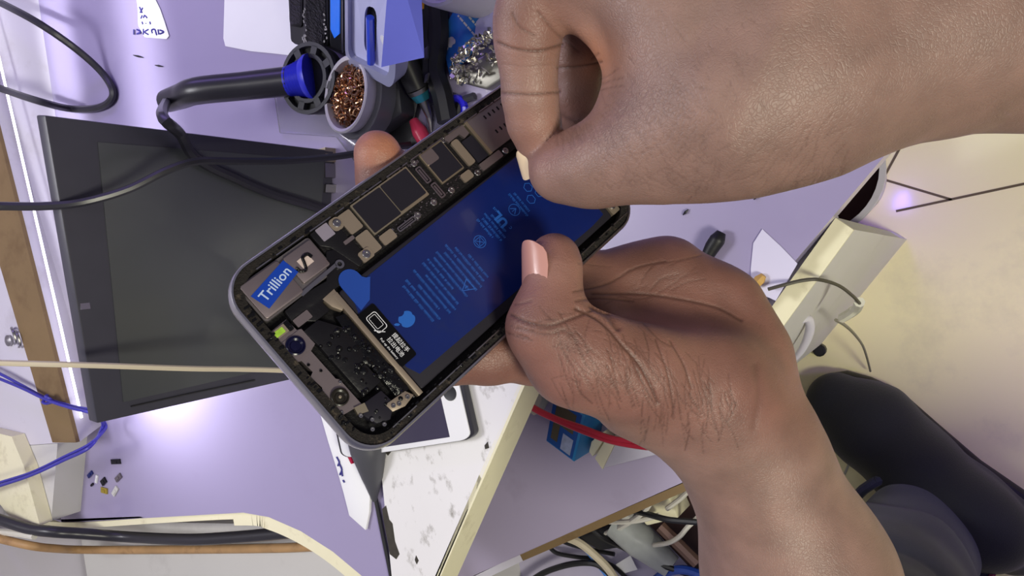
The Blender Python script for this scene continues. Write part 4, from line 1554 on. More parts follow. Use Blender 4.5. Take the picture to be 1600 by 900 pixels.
for k, (pp, lab, m_) in enumerate((
        (((-10, 850), (16, 846), (20, 862), (-10, 872)), 'pale grey scrap in the bottom left corner', M_LAMG),
        (((18, 856), (36, 852), (42, 864), (20, 872)), 'brownish grey scrap beside the pale wooden block', M_SHIELD2),
        (((22, 872), (40, 867), (44, 874), (24, 880)), 'dark brown sliver in front of the pale wooden block', M_BROWN))):
    bm = newbm()
    prism(bm, [U(x, y, CAB + .006) for x, y in pp], (0, 0, -.0058))
    single('scrap', lab, 'scrap', bm, m_, smooth=False)
cable('cable', 'thick black cable running along the curved side of the bench', 'cable',
      [U(x, y, z) for x, y, z in ((-60, 792, .645), (0, 812, .64), (45, 826, .632), (84, 831, .622), (130, 834, .60), (200, 839, .57), (290, 843, .565), (360, 840, .558), (440, 833, .55), (520, 824, .545))], .0058, M_RUBBER, seg=10)
cable('pipe', 'brown mottled pipe below the thick black cable', 'pipe',
      [U(x, y, z) for x, y, z in ((-60, 828, .64), (0, 842, .636), (50, 853, .625), (85, 857, .60), (130, 859, .56), (250, 859, .5398), (400, 857, .5398), (470, 855, .5398), (540, 850, .5398))], .0045, mat('brown_pipe', rgb(170, 134, 92), rough=.5, var=.3, scale=60, stain=rgb(90, 60, 40), stain_scale=50), seg=10)
cable('cable', 'short white cable end beside the cream batten', 'cable', [U(x, y, .632) for x, y in ((-60, 826), (0, 831), (30, 834), (54, 838))], .0035, M_WHITEC)

# ---- loose chips on the bench
for k, (x, y, a, b, rot, m_, lab) in enumerate((
        (182, 721, .015, .005, 0, M_CHIP, 'dark grey chip farthest from the bench edge among the scattered chips'),
        (142, 741, .010, .004, .5, mat('navy_chip', rgb(30, 40, 110), rough=.3), 'navy blue chip with a white edge among the scattered chips'),
        (152, 748, .009, .003, 1.1, M_WHITEINK, 'white sliver touching the navy blue chip'),
        (163, 752, .009, .006, .5, M_CHIP, 'square dark chip in the middle of the scattered chips'),
        (186, 746, .011, .005, .5, mat('grey_chip', rgb(96, 88, 98), rough=.4), 'mottled grey chip right of the square dark chip'),
        (164, 766, .010, .006, -.2, mat('yellow_chip', rgb(150, 130, 50), rough=.4), 'yellow chip nearest the bench edge'),
        (181, 767, .012, .005, .7, M_LAMG, 'folded pale foil bit beside the yellow chip'),
        (145, 757, .005, .002, .5, M_CHIP, 'tiny dark crumb left of the square dark chip'))):
    bm = newbm()
    c = U(x, y, DESK + .0002)
    ax, ay = V((cos(rot), sin(rot), 0)), V((-sin(rot), cos(rot), 0))
    boxv(bm, c - ax * a / 2 - ay * b / 2, ax * a, ay * b, V((0, 0, .0015)))
    boxv(bm, c - ax * a / 3 - ay * b / 3 + V((0, 0, .0015)), ax * a * .5, ay * b * .5, V((0, 0, .0006)))
    single('chip', lab, 'chip', bm, m_, 'chips scattered on the bench', smooth=False)

# ---- papers
M_PAPER = mat('white_paper', rgb(232, 232, 236), rough=.7, var=.03)
M_BLUEINK = mat('blue_ink', rgb(52, 48, 130), rough=.6)


def sheet(bm, pts, z, th=.0004, curl=None):
    prism(bm, [U(x, y, z + (curl[i] if curl else 0)) for i, (x, y) in enumerate(pts)], (0, 0, -th))


def handwriting(bm, strokes, z, r=.0008):
    for st in strokes:
        tube(bm, [U(x, y, z) for x, y in st], r, 5, n=3)


tg = thing('paper_tag', 'small white paper tag with blue handwriting at the top left', 'paper', U(238, 30, DESK))
bm = newbm()
sheet(bm, ((212, -12), (238, -10), (250, 14), (257, 34), (264, 56), (260, 61), (226, 58), (216, 40), (215, 12)), DESK + .0012)
obj('sheet', bm, M_PAPER, tg, smooth=False)
bm = newbm()
handwriting(bm, (((209, 46), (209, 54)), ((214, 46), (220, 50), (214, 53)), ((224, 45), (224, 54)), ((232, 46), (226, 50), (232, 54)), ((238, 52), (237, 47), (242, 46), (244, 53)), ((242, 46), (245, 55)), ((247, 46), (248, 54)), ((250, 47), (256, 50), (250, 53)),
                 ((218, 11), (222, 20)), ((219, 20), (223, 12)), ((222, 24), (220, 29)), ((224, 28), (226, 24), (230, 28)), ((228, 36), (228, 37)), ((234, 34), (235, 38)), ((222, 34), (223, 38))), DESK + .0016)
obj('handwriting', bm, M_BLUEINK, tg)
bm = newbm()
sheet(bm, ((351, -14), (349, 60), (352, 72), (392, 80), (432, 84), (466, 88), (470, -14)), DESK + .001)
single('paper_sheet', 'blank white paper sheet at the top of the bench beside the black phones', 'paper', bm, M_PAPER, smooth=False)
env = thing('paper_wrapper', 'folded white paper wrapper with a blue scribble below the phone corner', 'paper', U(545, 740, DESK))
bm = newbm()
sheet(bm, ((496, 634), (520, 622), (548, 690), (560, 728), (578, 772), (577, 800), (571, 829), (545, 806), (536, 770), (527, 738), (512, 690)), DESK + .004, .0032)
obj('sheet', bm, M_PAPER, env, bev=.0008)
bm = newbm()
handwriting(bm, (((526, 714), (530, 722), (528, 728)), ((530, 724), (534, 734), (531, 742)), ((534, 736), (535, 744)), ((536, 750), (538, 754))), DESK + .0046)
obj('handwriting', bm, M_BLUEINK, env)
bm = newbm()
tube(bm, [U(528, 650, DESK + .008), U(540, 690, DESK + .008), U(551, 724, DESK + .0065)], [.0042, .004, .0015], 8)
single('red_tube', 'glossy crimson tube lying on the folded white paper wrapper', 'tube', bm, mat('crimson_plastic', rgb(176, 30, 66), rough=.2, coat=.5))
bm = newbm()
tube(bm, [U(570, 668, DESK + .016), U(576, 705, DESK + .014), U(582, 745, DESK + .008), U(585, 782, DESK + .003)], [.016, .0145, .009, .002], 14)
single('nozzle', 'dark grey tapered nozzle pointing out below the phone corner', 'nozzle', bm, mat('dark_grey_plastic', rgb(74, 74, 80), rough=.4))

# ---- white phone on the stained board
WZ = BZ + .0012
wp = thing('smartphone', 'white smartphone with a round home button lying on the stained board', 'smartphone', U(690, 640, WZ))


def quadpoint(q, s_, t):
    return q[0] * (1 - s_) * (1 - t) + q[1] * s_ * (1 - t) + q[2] * s_ * t + q[3] * (1 - s_) * t


def rounded_quad(q, r, n=5, grow=0.0):
    """rounded rectangle inside the parallelogram q, r as a share of its sides"""
    return [quadpoint(q, a, b) for a, b in rrect(-grow, -grow, 1 + grow, 1 + grow, r, n)]


e0 = U(746, 682, WZ)
ex = (U(640, 698, WZ) - e0).normalized()
ey = V((-ex.y, ex.x, 0))
if ey.dot(U(730, 600, WZ) - e0) < 0:
    ey = -ey
qq = [e0, e0 + ex * .128, e0 + ex * .128 + ey * .064, e0 + ey * .064]


def up(pts, z):
    return [p + V((0, 0, z)) for p in pts]


bm = newbm()
big = [e0 - ex * .003 - ey * .0005, e0 + ex * .131 - ey * .0005, e0 + ex * .131 + ey * .067, e0 - ex * .003 + ey * .067]
prism(bm, up(rounded_quad(big, .09), .0075), (0, 0, -.0075))
obj('black_case', bm, M_RUBBER, wp, bev=.001)
bm = newbm()
prism(bm, up(rounded_quad(qq, .085), .0085), (0, 0, -.003))
obj('body', bm, M_WHITEINK, wp, bev=.0006)
bm = newbm()
dq = [e0 + ex * .0185 + ey * .004, e0 + ex * .110 + ey * .004, e0 + ex * .110 + ey * .060, e0 + ex * .0185 + ey * .060]
prism(bm, up(dq, .0087), (0, 0, -.0004))
obj('display', bm, mat('dark_violet_glass', rgb(60, 56, 76), rough=.2, coat=.4), wp, smooth=False)
bm = newbm()
lathe(bm, [(.0058, 0), (.0058, .0003), (.0048, .0001), (.0001, .00005)], e0 + ex * .0095 + ey * .036 + V((0, 0, .0086)), (0, 0, 1), 20)
obj('home_button', bm, M_BLACKP, wp)

# ---- lower shelf: blue box, white adaptor, red wires
bxz = SZ + .05
A4 = [U(866, 616, bxz), U(914, 650, bxz), U(897, 722, bxz), U(853, 689, bxz)]
cb = thing('blue_box', 'small blue box with an olive panel on the lower shelf', 'box', (A4[0] + A4[2]) / 2 - V((0, 0, .05)))
bm = newbm()
prism(bm, A4, (0, 0, -.0495))
obj('carton', bm, mat('cyan_carton', rgb(44, 134, 190), rough=.5, var=.08), cb, bev=.0008)
M_DBLUE = mat('blue_card', rgb(30, 84, 160), rough=.5, var=.1)


def inset(q, a0, b0, a1, b1, z):
    return [quadpoint(q, a, b) + V((0, 0, z)) for a, b in ((a0, b0), (a1, b0), (a1, b1), (a0, b1))]


bm = newbm()
prism(bm, inset(A4, .02, .02, .92, .97, .0005), (0, 0, -.0005))
obj('lid', bm, M_DBLUE, cb, smooth=False)
bm = newbm()
prism(bm, inset(A4, .14, .1, .78, .5, .0009), (0, 0, -.0004))
prism(bm, inset(A4, .14, .5, .36, .86, .0009), (0, 0, -.0004))
obj('olive_panel', bm, mat('olive_card', rgb(92, 84, 62), rough=.6), cb, smooth=False)
bm = newbm()
prism(bm, inset(A4, .5, .6, .84, .93, .001), (0, 0, -.0004))
obj('picture', bm, mat('pale_picture', rgb(168, 180, 206), rough=.5, var=.35, scale=260), cb, smooth=False)
ad_ = thing('adaptor', 'white wedge shaped adaptor with a cream end beside the blue box', 'adaptor', U(960, 710, SZ))
bm = newbm()
q = [U(x, y, SZ + .035) for x, y in ((962, 692), (1010, 668), (1060, 690), (1052, 704), (942, 732))]
prism(bm, q, (0, 0, -.0345))
obj('body', bm, M_WHITEP, ad_, bev=.001)
bm = newbm()
q = [U(x, y, SZ + .036) for x, y in ((944, 690), (961, 693), (941, 734), (929, 716))]
prism(bm, q, (0, 0, -.0355))
obj('end_face', bm, M_CREAM, ad_, bev=.0006)
bm = newbm()
q = [U(x, y, SZ + .030) for x, y in ((924, 690), (940, 676), (942, 690), (926, 714), (920, 706))]
prism(bm, q, (0, 0, -.0295))
obj('clip', bm, M_CREAM, ad_, bev=.0006)
bm = newbm()
q = [U(x, y, SZ + .02) for x, y in ((812, 590), (850, 606), (846, 628), (834, 650), (822, 640))]
prism(bm, q, (0, 0, -.0195))
single('cream_block', 'cream block under the red wires beside the stained board', 'block', bm, M_CREAM, bev=.001)
rw = thing('red_wire', 'pair of red wires with a white connector crossing above the blue box', 'wire', U(900, 670, SZ))
for k, dy in enumerate((0, 6)):
    bm = newbm()
    tube(bm, [U(x, y + dy * s_, z) for x, y, z, s_ in ((780, 590, .565, .3), (806, 616, .55, .4), (835, 637, .535, .5), (870, 654, .52, .5), (910, 668, .51, 1), (955, 684, .50, 1), (1000, 691, .495, 1.2), (1034, 694, .49, 1.2))], .0021, 8)
    obj('strand', bm, mat('red_insulation', rgb(170, 34, 52), rough=.35, var=.1), rw)
bm = newbm()
tube(bm, [U(1026, 698, .49), U(1042, 700, .49)], [.0062, .0058], 10, n=1)
tube(bm, [U(1042, 700, .49), U(1062, 698, .488)], [.004, .0035], 8, n=1)
obj('connector', bm, M_WHITEC, rw)

# ---- clutter under the lower shelf
CZ = .31
for lab, m_, r, pts in (
        ('white cable rising from the clutter to the worker wrist', M_WHITEC, .0026, ((905, 838, .0), (950, 832, .02), (985, 815, .05), (1010, 795, .07), (1028, 765, .08), (1052, 745, .08), (1085, 735, .07))),
        ('short straight white cable over the shelf clutter', M_WHITEC, .0025, ((930, 814, .03), (965, 816, .045), (1000, 813, .055), (1030, 805, .06))),
        ('white cable curling at the lower right of the clutter', M_WHITEC, .0024, ((1022, 852, .03), (1045, 848, .04), (1062, 838, .05), (1076, 822, .06), (1100, 800, .06))),
        ('thin white cable at the far right of the clutter', M_WHITEC, .0024, ((1042, 795, .06), (1062, 780, .065), (1078, 766, .07), (1100, 756, .07))),
        ('black cable along the top of the shelf clutter', M_BLACKC, .003, ((975, 795, .06), (1010, 803, .07), (1045, 812, .075), (1090, 816, .075))),
        ('black cable running diagonally through the clutter', M_BLACKC, .003, ((920, 822, .02), (945, 842, .02), (975, 856, .025), (1010, 874, .03), (1060, 892, .03), (1100, 905, .03))),
        ('thin black cable hanging below the shelf edge', M_BLACKC, .0024, ((856, 852, .01), (870, 864, .004), (900, 870, .004), (930, 874, .004), (960, 886, .004), (990, 915, .004))),
        ('black cable arching along the bottom edge of the photo', M_BLACKC, .0034, ((820, 915, .004), (850, 895, .006), (890, 882, .01), (925, 880, .012), (945, 890, .010), (968, 915, .005))),
        ('second thin black cable under the cream wire', M_BLACKC, .0024, ((872, 842, .02), (890, 850, .008), (920, 858, .003), (960, 866, .003))),
        ('flat bright blue cable beneath the cream wire', mat('bright_blue_cable', rgb(70, 136, 220), rough=.4), .0034, ((892, 832, .02), (902, 842, .015), (925, 868, .006), (945, 893, .005), (965, 920, .005))),
        ('blue cable bent at the bottom right of the clutter', mat('deep_blue_cable', rgb(40, 76, 170), rough=.4), .0045, ((1010, 920, .01), (1035, 898, .02), (1062, 890, .03), (1090, 896, .03), (1120, 915, .03))),
        ('cream wire running down to the bottom edge of the photo', M_BEIGE, .0045, ((875, 836, .02), (905, 848, .02), (928, 866, .018), (950, 888, .015), (972, 920, .01)))):
    cable('cable', lab, 'cable', [U(x, y, CZ + z) for x, y, z in pts], r, m_, 'cables tangled under the lower shelf')
bm = newbm()
tube(bm, [U(962, 816, CZ + .02), U(1000, 845, CZ + .02), U(1050, 886, CZ + .02)], [.016, .018, .012], 14)
single('plastic_sleeve', 'frosted grey plastic sleeve in the middle of the clutter', 'sleeve', bm, mat('frosted_plastic', rgb(168, 172, 172), rough=.3, var=.25, scale=60, bump=.6, bump_scale=90))
bm = newbm()
prism(bm, [U(x, y, CZ + .05) for x, y in ((985, 790), (1040, 764), (1060, 810), (1010, 822))], (0, 0, -.048))
single('power_adaptor', 'worn cream power adaptor jammed in the clutter', 'adaptor', bm, M_CREAM, bev=.002)
bm = newbm()
prism(bm, [U(x, y, CZ + .03) for x, y in ((950, 812), (968, 800), (985, 808), (972, 822))], (0, 0, -.029))
single('plug', 'small grey plug at the left of the worn cream adaptor', 'plug', bm, M_LAMG, bev=.002)
bm = newbm()
prism(bm, [U(x, y, CZ + .02) for x, y in ((900, 840), (950, 815), (985, 830), (975, 856), (935, 862))], (0, 0, -.0195))
single('black_pouch', 'black pouch under the white cables', 'pouch', bm, M_BLACKC, bev=.004)
bm = newbm()
prism(bm, [U(x, y, CZ + .012) for x, y in ((1010, 815), (1120, 700), (1200, 1000), (1095, 905))], (0, 0, -.0115))
single('maroon_board', 'dark maroon board at the right end of the clutter', 'board', bm, mat('maroon_board', rgb(52, 30, 28), rough=.6, var=.4, scale=40), smooth=False)
bm = newbm()
tube(bm, [U(1032, 822, CZ + .035), U(1090, 880, CZ + .035)], .006, 8, n=1)
single('metal_rod', 'brownish rod lying on the dark maroon board', 'rod', bm, mat('brown_metal', rgb(110, 84, 76), rough=.4, metal=.3))
bm = newbm()
sheet(bm, ((962, 882), (985, 868), (996, 890), (975, 896)), CZ + .002)
single('paper_scrap', 'white triangular paper scrap under the black cables', 'paper', bm, M_PAPER, smooth=False)

# ---- soldering iron in its stand
hz0, hz1 = .635, .665
ir = thing('soldering_iron', 'black soldering iron with a blue grip resting in its stand', 'soldering iron', U(400, 130, DESK))
h0, h1 = U(452, 127, hz0), U(308, 142, hz1)
h2 = U(261, 158, hz1 - .006)
bm = newbm()
tube(bm, [h0, h0.lerp(h1, .5), h1, h1.lerp(h2, .5), h2], [.0110, .0104, .0102, .0096, .0088], 18)
obj('handle', bm, M_RUBBER, ir)
bm = newbm()
g1 = U(490, 120, hz0 - .006)
ax = (g1 - h0).normalized()
L_ = (g1 - h0).length
prof = [(.0106, -.002)]
for k in range(6):
    r = .0112 + .0032 * (k / 5) ** 1.3
    prof += [(r, L_ * .62 * k / 5), (r - .0006, L_ * .62 * (k + .7) / 5)]
prof += [(.0150, L_ * .70), (.0168, L_ * .85), (.0172, L_ * .97), (.008, L_)]
lathe(bm, prof, h0, ax, 24)
obj('grip', bm, mat('blue_silicone', rgb(38, 46, 196), rough=.38, var=.08), ir)
bm = newbm()
tube(bm, [h2 + (h2 - h1).normalized() * .001] + [P(254, 182, on_screen_d(254, 182) - .02)] + [on_screen(x, y, o) for x, y, o in ((262, 208, .012), (284, 236, .008), (312, 256, .0065), (350, 274, .0065), (410, 300, .0065), (480, 322, .0075), (540, 345, .012))], .0036, 8)
obj('cord', bm, M_RUBBER, ir)

st = thing('iron_stand', 'dark grey soldering iron stand with a cup of brass wool', 'stand', U(530, 140, DESK))
fc = U(480, 122, hz0 - .002)
hax = ax
ax = (hax * .45 + FWD * .9).normalized()
M_DGREY = mat('charcoal_plastic', rgb(52, 52, 58), rough=.45, var=.12)
bm = newbm()
seg = 40


def fl(r, a, h):
    x = V((0, 0, 1)) - ax * ax.z
    x.normalize()
    y = ax.cross(x)
    return fc + ax * h + (x * cos(a) + y * sin(a)) * r


# slotted flange: hub ring, rim ring and spokes leave eight open slots
for r0, r1 in ((.0180, .0150), (.0262, .0232)):
    lo = [[bm.verts.new(fl(r, 2 * pi * i / seg, h)) for i in range(seg)] for r, h in ((r0, 0), (r0, .004), (r1, .004), (r1, 0))]
    for k in range(4):
        a_, b_ = lo[k], lo[(k + 1) % 4]
        for i in range(seg):
            bm.faces.new((a_[i], a_[(i + 1) % seg], b_[(i + 1) % seg], b_[i]))
for k in range(8):
    a = 2 * pi * (k + .5) / 8
    prism(bm, [fl(.0172, a - .16, 0), fl(.0240, a - .12, 0), fl(.0240, a + .12, 0), fl(.0172, a + .16, 0)], ax * .004)
obj('flange', bm, M_DGREY, st, smooth=False)
bm = newbm()
lathe(bm, [(.0255, .0045), (.0250, .012), (.023, .024), (.018, .032), (.001, .033)], fc, ax, 32)
lathe(bm, [(.0238, .0045), (.0140, .0045)], fc, ax, 32, cap=False)
obj('socket', bm, M_BLACKP, st)
bm = newbm()
prism(bm, [U(x, y, DESK + .040) for x, y in ((500, 66), (556, 92), (566, 130), (556, 190), (500, 172))], (0, 0, -.0185))
obj('housing', bm, M_DGREY, st, bev=.005)
bm = newbm()
b0_ = U(530, 150, DESK)
foot = [U(x, y, DESK + .022) for x, y in ((448, 88), (470, 68), (545, 92), (620, 100), (628, 178), (575, 214), (530, 180), (455, 158))]
prism(bm, foot, (0, 0, -.0215))
obj('base', bm, M_DGREY, st, bev=.003)
cupc = U(582, 156, DESK + .022)
cz_ = V((0, 0, 1))
bm = newbm()
cx_ = (U(600, 160, .6) - U(540, 145, .6)).normalized()
cy_ = V((0, 0, 1)).cross(cx_)
lathe(bm, [(.022, 0), (.0265, .022), (.0278, .030), (.0265, .031), (.0245, .030), (.0225, .012), (.0001, .010)], cupc, cz_, 36, sx=.70, xdir=cx_)
obj('cup', bm, M_WHITEP, st)
bm = newbm()
lathe(bm, [(.0295, -.001), (.0312, .018), (.0302, .019), (.0285, .018)], cupc, cz_, 36, sx=.74, xdir=cx_)
obj('cup_ring', bm, mat('grey_ring', rgb(110, 110, 118), rough=.35), st)
bm = newbm()
for i in range(260):
    a, rr_ = rng.uniform(0, 2 * pi), .0205 * math.sqrt(rng.random())
    c = cupc + cx_ * (rr_ * .68 * cos(a)) + cy_ * (rr_ * sin(a)) + V((0, 0, .020 + .012 * math.sqrt(max(0, 1 - (rr_ / .022) ** 2)) * rng.uniform(.5, 1.1)))
    q = []
    t0_, tw_ = rng.uniform(0, 6.28), rng.uniform(.7, 1.3)
    d1, d2 = V(rng.normal(size=3)).normalized(), V(rng.normal(size=3)).normalized()
    for k in range(6):
        th = t0_ + k * tw_
        q.append(c + (d1 * cos(th) + d2 * sin(th)) * .0032 + d1.cross(d2) * .0007 * k)
    tube(bm, q, .00045, 3, n=2, cap=False)
tag(obj('brass_wool', bm, mat('copper_wire', rgb(206, 166, 132), rough=.24, metal=1.0, var=.25, scale=90), st), kind='stuff')
bm = newbm()
lathe(bm, [(.0225, .012), (.0205, .018), (.001, .022)], cupc, cz_, 24, sx=.68, xdir=cx_)
obj('cup_filling', bm, mat('dark_brass', rgb(84, 52, 36), rough=.5, metal=.6, var=.4, scale=200), st)

bm = newbm()
prism(bm, [U(x, y, DESK + .004) for x, y in ((428, 152), (446, 144), (528, 172), (576, 236), (560, 262), (524, 214), (436, 208))], (0, 0, -.0035))
single('plastic_tray', 'clear plastic lid lying under the iron stand', 'lid', bm, mat('clear_plastic', rgb(230, 228, 240), rough=.12, trans=.85, var=.02), bev=.001)


# ---- phones, case and film standing at the top
def slab(bm, pts, th, z0, z1, r=.1):
    """A phone-sized slab leaning away: pts = near pair and far pair of its face, pixel corners; z0 and z1 their heights."""
    q = [U(pts[0][0], pts[0][1], z0), U(pts[1][0], pts[1][1], z0), U(pts[2][0], pts[2][1], z1), U(pts[3][0], pts[3][1], z1)]
    nn = (q[1] - q[0]).cross(q[3] - q[0]).normalized()
    if nn.dot(CAM - q[0]) < 0:
        nn = -nn
    prism(bm, rounded_quad(q, r), -nn * th)
    return q, nn


sets = (
    ('dark phone with a rounded end leftmost of the upright phones', ((452, 40), (472, 44), (472, -70), (451, -70)), .008, None),
    ('scuffed black phone body between the dark phone and the blue screen', ((474, 68), (514, 76), (512, -70), (474, -70)), .012, None),
)
for lab, q_, th, _ in sets:
    t_ = thing('smartphone', lab, 'smartphone', U((q_[0][0] + q_[1][0]) / 2, q_[0][1], DESK), 'phones stacked upright at the back')
    bm = newbm()
    q, nn = slab(bm, q_, th, DESK + .035, DESK + .09, .14)
    obj('body', bm, M_BLACKP, t_, bev=.0015)
    bm = newbm()
    qi = [quadpoint(q, a, b) + nn * .0004 for a, b in rrect(.1, .05, .9, .97, .08, 4)]
    prism(bm, qi, -nn * .0008)
    obj('display', bm, M_GLUE, t_, smooth=False)
    if th > .01:
        bm = newbm()
        for k in range(26):
            a, b = rng.choice([rng.uniform(.0, .14), rng.uniform(.84, .98)]), rng.uniform(.0, .5)
            c = quadpoint(q, a, b) + nn * .0008
            s_ = rng.uniform(.0005, .0016)
            boxv(bm, c, V((s_, 0, 0)), V((0, s_ * 2, 0)), nn * .0006)
        tag(obj('metal_specks', bm, M_STEEL, t_, smooth=False), kind='stuff')
t_ = thing('smartphone', 'black phone showing a lit blue screen beside the lavender case', 'smartphone', U(525, 60, DESK), 'phones stacked upright at the back')
bm = newbm()
q, nn = slab(bm, ((515, 72), (539, 82), (539, -70), (515, -70)), .009, DESK + .052, DESK + .107, .1)
obj('body', bm, M_BLACKP, t_, bev=.001)
bm = newbm()
prism(bm, [quadpoint(q, a, b) + nn * .0008 for a, b in ((.10, .22), (.36, .13), (.68, .2), (.72, 1), (.10, 1))], -nn * .001)
m_ = mat('lit_blue_screen', rgb(40, 110, 220), rough=.25, coat=.4)
m_.node_tree.nodes['Principled BSDF'].inputs['Emission Color'].default_value = (.02, .12, .7, 1)
m_.node_tree.nodes['Principled BSDF'].inputs['Emission Strength'].default_value = .5
obj('display', bm, m_, t_, smooth=False)
bm = newbm()
prism(bm, [quadpoint(q, a, b) + nn * .0012 for a, b in ((.86, .0), (.93, .0), (.93, 1), (.86, 1))], -nn * .001)
obj('steel_edge', bm, M_STEEL, t_, smooth=False)
bm = newbm()
prism(bm, [U(x, y, DESK + .035) for x, y in ((452, 66), (548, 98), (556, 60), (556, -40), (446, -40))], (0, 0, -.0345))
single('phone_rack', 'black rack under the upright phones', 'rack', bm, M_BLACKP, bev=.003)

cs = thing('phone_case', 'lavender phone case with an open camera hole standing by the brass wool cup', 'phone case', U(600, 90, DESK))
M_CASE = mat('lavender_silicone', rgb(196, 198, 238), rough=.35, var=.05, coat=.2)
M_CASE2 = mat('grey_lavender_rim', rgb(150, 152, 184), rough=.35, var=.06, coat=.2)
q = [U(548, 86, DESK + .05), U(618, 122, DESK + .05), U(628, -90, DESK + .12), U(548, -90, DESK + .12)]
nn = (q[1] - q[0]).cross(q[3] - q[0]).normalized()
nn = nn if nn.dot(CAM - q[0]) > 0 else -nn
cq = lambda a, b, h=0: quadpoint(q, a, b) + nn * h
outer = [(-.02, .14), (.04, .06), (.45, -.02), (.62, -.06), (.80, -.05), (.97, .02), (1.0, .10), (1, 1), (-.02, 1)]
bm = newbm()
hole = rrect(.30, .10, .56, .52, .10, 4)
oo = [(a, b) for a, b in outer]
# back panel built round the camera hole
vo = [bm.verts.new(cq(a, b)) for a, b in rrect(-.01, -.03, 1.0, 1.0, .12, 4)]
vi = [bm.verts.new(cq(a, b)) for a, b in hole]
vo2 = [bm.verts.new(cq(a, b, -.002)) for a, b in rrect(-.01, -.03, 1.0, 1.0, .12, 4)]
vi2 = [bm.verts.new(cq(a, b, -.002)) for a, b in hole]
n = len(vo)
for i in range(n):
    j = (i + 1) % n
    bm.faces.new((vo[i], vo[j], vi[j], vi[i]))
    bm.faces.new((vo2[j], vo2[i], vi2[i], vi2[j]))
    bm.faces.new((vo[j], vo[i], vo2[i], vo2[j]))
    bm.faces.new((vi[i], vi[j], vi2[j], vi2[i]))
obj('back_panel', bm, M_CASE, cs, smooth=False)
bm = newbm()
r_o, r_i = rrect(-.06, -.08, 1.05, 1.0, .16, 5), rrect(.03, .02, .94, 1.0, .1, 5)
n = len(r_o)
vs = [[bm.verts.new(cq(a, b, h)) for a, b in lp] for lp, h in ((r_o, -.010), (r_o, .003), (r_i, .004), (r_i, -.010))]
for k in range(4):
    a_, b_ = vs[k], vs[(k + 1) % 4]
    for i in range(n):
        bm.faces.new((a_[i], a_[(i + 1) % n], b_[(i + 1) % n], b_[i]))
obj('rim', bm, M_CASE2, cs, bev=.0015)
bm = newbm()
lathe(bm, [(.0062, 0), (.006, .0006), (.0001, .0008)], cq(.86, .30, .004), nn, 20, sx=.6)
obj('button_hole', bm, M_WHITEINK, cs)
bm = newbm()
prism(bm, [cq(a, b, -.004) for a, b in rrect(.27, .06, .6, .56, .05, 3)], -nn * .001)
obj('dark_liner', bm, M_GLUE, cs, smooth=False)
bm = newbm()
tube(bm, [cq(.44, .44, .001), cq(.52, .06, .003)], .0028, 8, n=1)
obj('blue_strip', bm, mat('glossy_blue', rgb(60, 84, 220), rough=.15, coat=.6), cs)
bm = newbm()
q2 = [U(596, 104, DESK + .075), U(663, 89, DESK + .07), U(655, -90, DESK + .12), U(612, -90, DESK + .13)]
n2 = (q2[1] - q2[0]).cross(q2[3] - q2[0]).normalized()
prism(bm, q2, n2 * .0006)
single('plastic_film', 'translucent periwinkle plastic film leaning on the lavender phone case', 'film', bm, mat('periwinkle_film', rgb(134, 142, 250), rough=.25, var=.04, coat=.3), smooth=False)

# ---- tools and scraps beyond the phone
M_CLOTH = mat('grey_cloth', rgb(96, 94, 112), rough=.95, var=.3, scale=500, bump=.8, bump_scale=700)
bm = newbm()
prism(bm, [U(x, y, DESK + .003) for x, y in ((676, 110), (688, 112), (700, 150), (705, 200), (690, 235), (668, 230), (664, 180))], (0, 0, -.0028))
single('cleaning_cloth', 'grey felt cloth behind the probe tool', 'cloth', bm, M_CLOTH, bev=.001)
tb = thing('probe_tool', 'black handled probe with a teal band pointing at the phone', 'tool', U(655, 150, DESK))
p_ = [U(628, 84, DESK + .03), U(652, 138, DESK + .018), U(661, 156, DESK + .013), U(671, 182, DESK + .006), U(674, 206, DESK + .004)]
for nm_, a, b, rs, m_ in (('handle', p_[0], p_[1], [.009, .0085], M_BLACKP), ('ferrule', p_[1], p_[1].lerp(p_[2], .35), [.0085, .0078], M_STEEL), ('band', p_[1].lerp(p_[2], .35), p_[2], [.0076, .0058], mat('teal_metal', rgb(60, 150, 172), rough=.25, metal=.7)), ('shaft', p_[2], p_[3], [.004, .0026], M_STEEL), ('point', p_[3], p_[4], [.0022, .0006], M_STEEL)):
    bm = newbm()
    tube(bm, [a, b], rs, 14, n=1)
    obj(nm_, bm, m_, tb)
for lab, pts, r in (('black flat strap hanging beside the periwinkle film', ((664, -30), (668, 20), (664, 60), (672, 100), (668, 130)), .009),
                    ('thick black cable bundle behind the blue battery', ((676, -30), (684, 20), (686, 60), (680, 110), (692, 150), (700, 190)), .008)):
    cable('strap', lab, 'strap', [U(x, y, DESK + .012) for x, y in pts], r, M_BLACKC)
bm = newbm()
prism(bm, [U(x, y, DESK + .006) for x, y in ((600, 150), (628, 118), (655, 150), (646, 190), (652, 232), (610, 232))], (0, 0, -.0055))
single('black_pad', 'black pad lying under the probe handle', 'pad', bm, M_BLACKP, bev=.001)
for x, y, ln in ((665, 95, .008), (665, 130, .005), (706, 16, .010), (636, 60, .004)):
    bm = newbm()
    boxv(bm, U(x, y, DESK + .022), (.003, .001, 0), (.002, ln, 0), (0, 0, .002))
    single('metal_sliver', {95: 'bright metal sliver lying on the black strap', 130: 'short brass sliver at the lower end of the black strap', 16: 'pale metal sliver near the top beside the blue battery', 60: 'tiny metal sliver on the periwinkle film side'}[y], 'sliver', bm, M_STEEL, 'metal slivers by the battery', smooth=False)
bm = newbm()
tube(bm, [U(650, -20, DESK + .02), U(656, 2, DESK + .02), U(660, 14, DESK + .018)], .0035, 8)
single('orange_stub', 'orange wire stub at the top edge above the black strap', 'wire', bm, mat('orange_plastic', rgb(200, 140, 30), rough=.4))

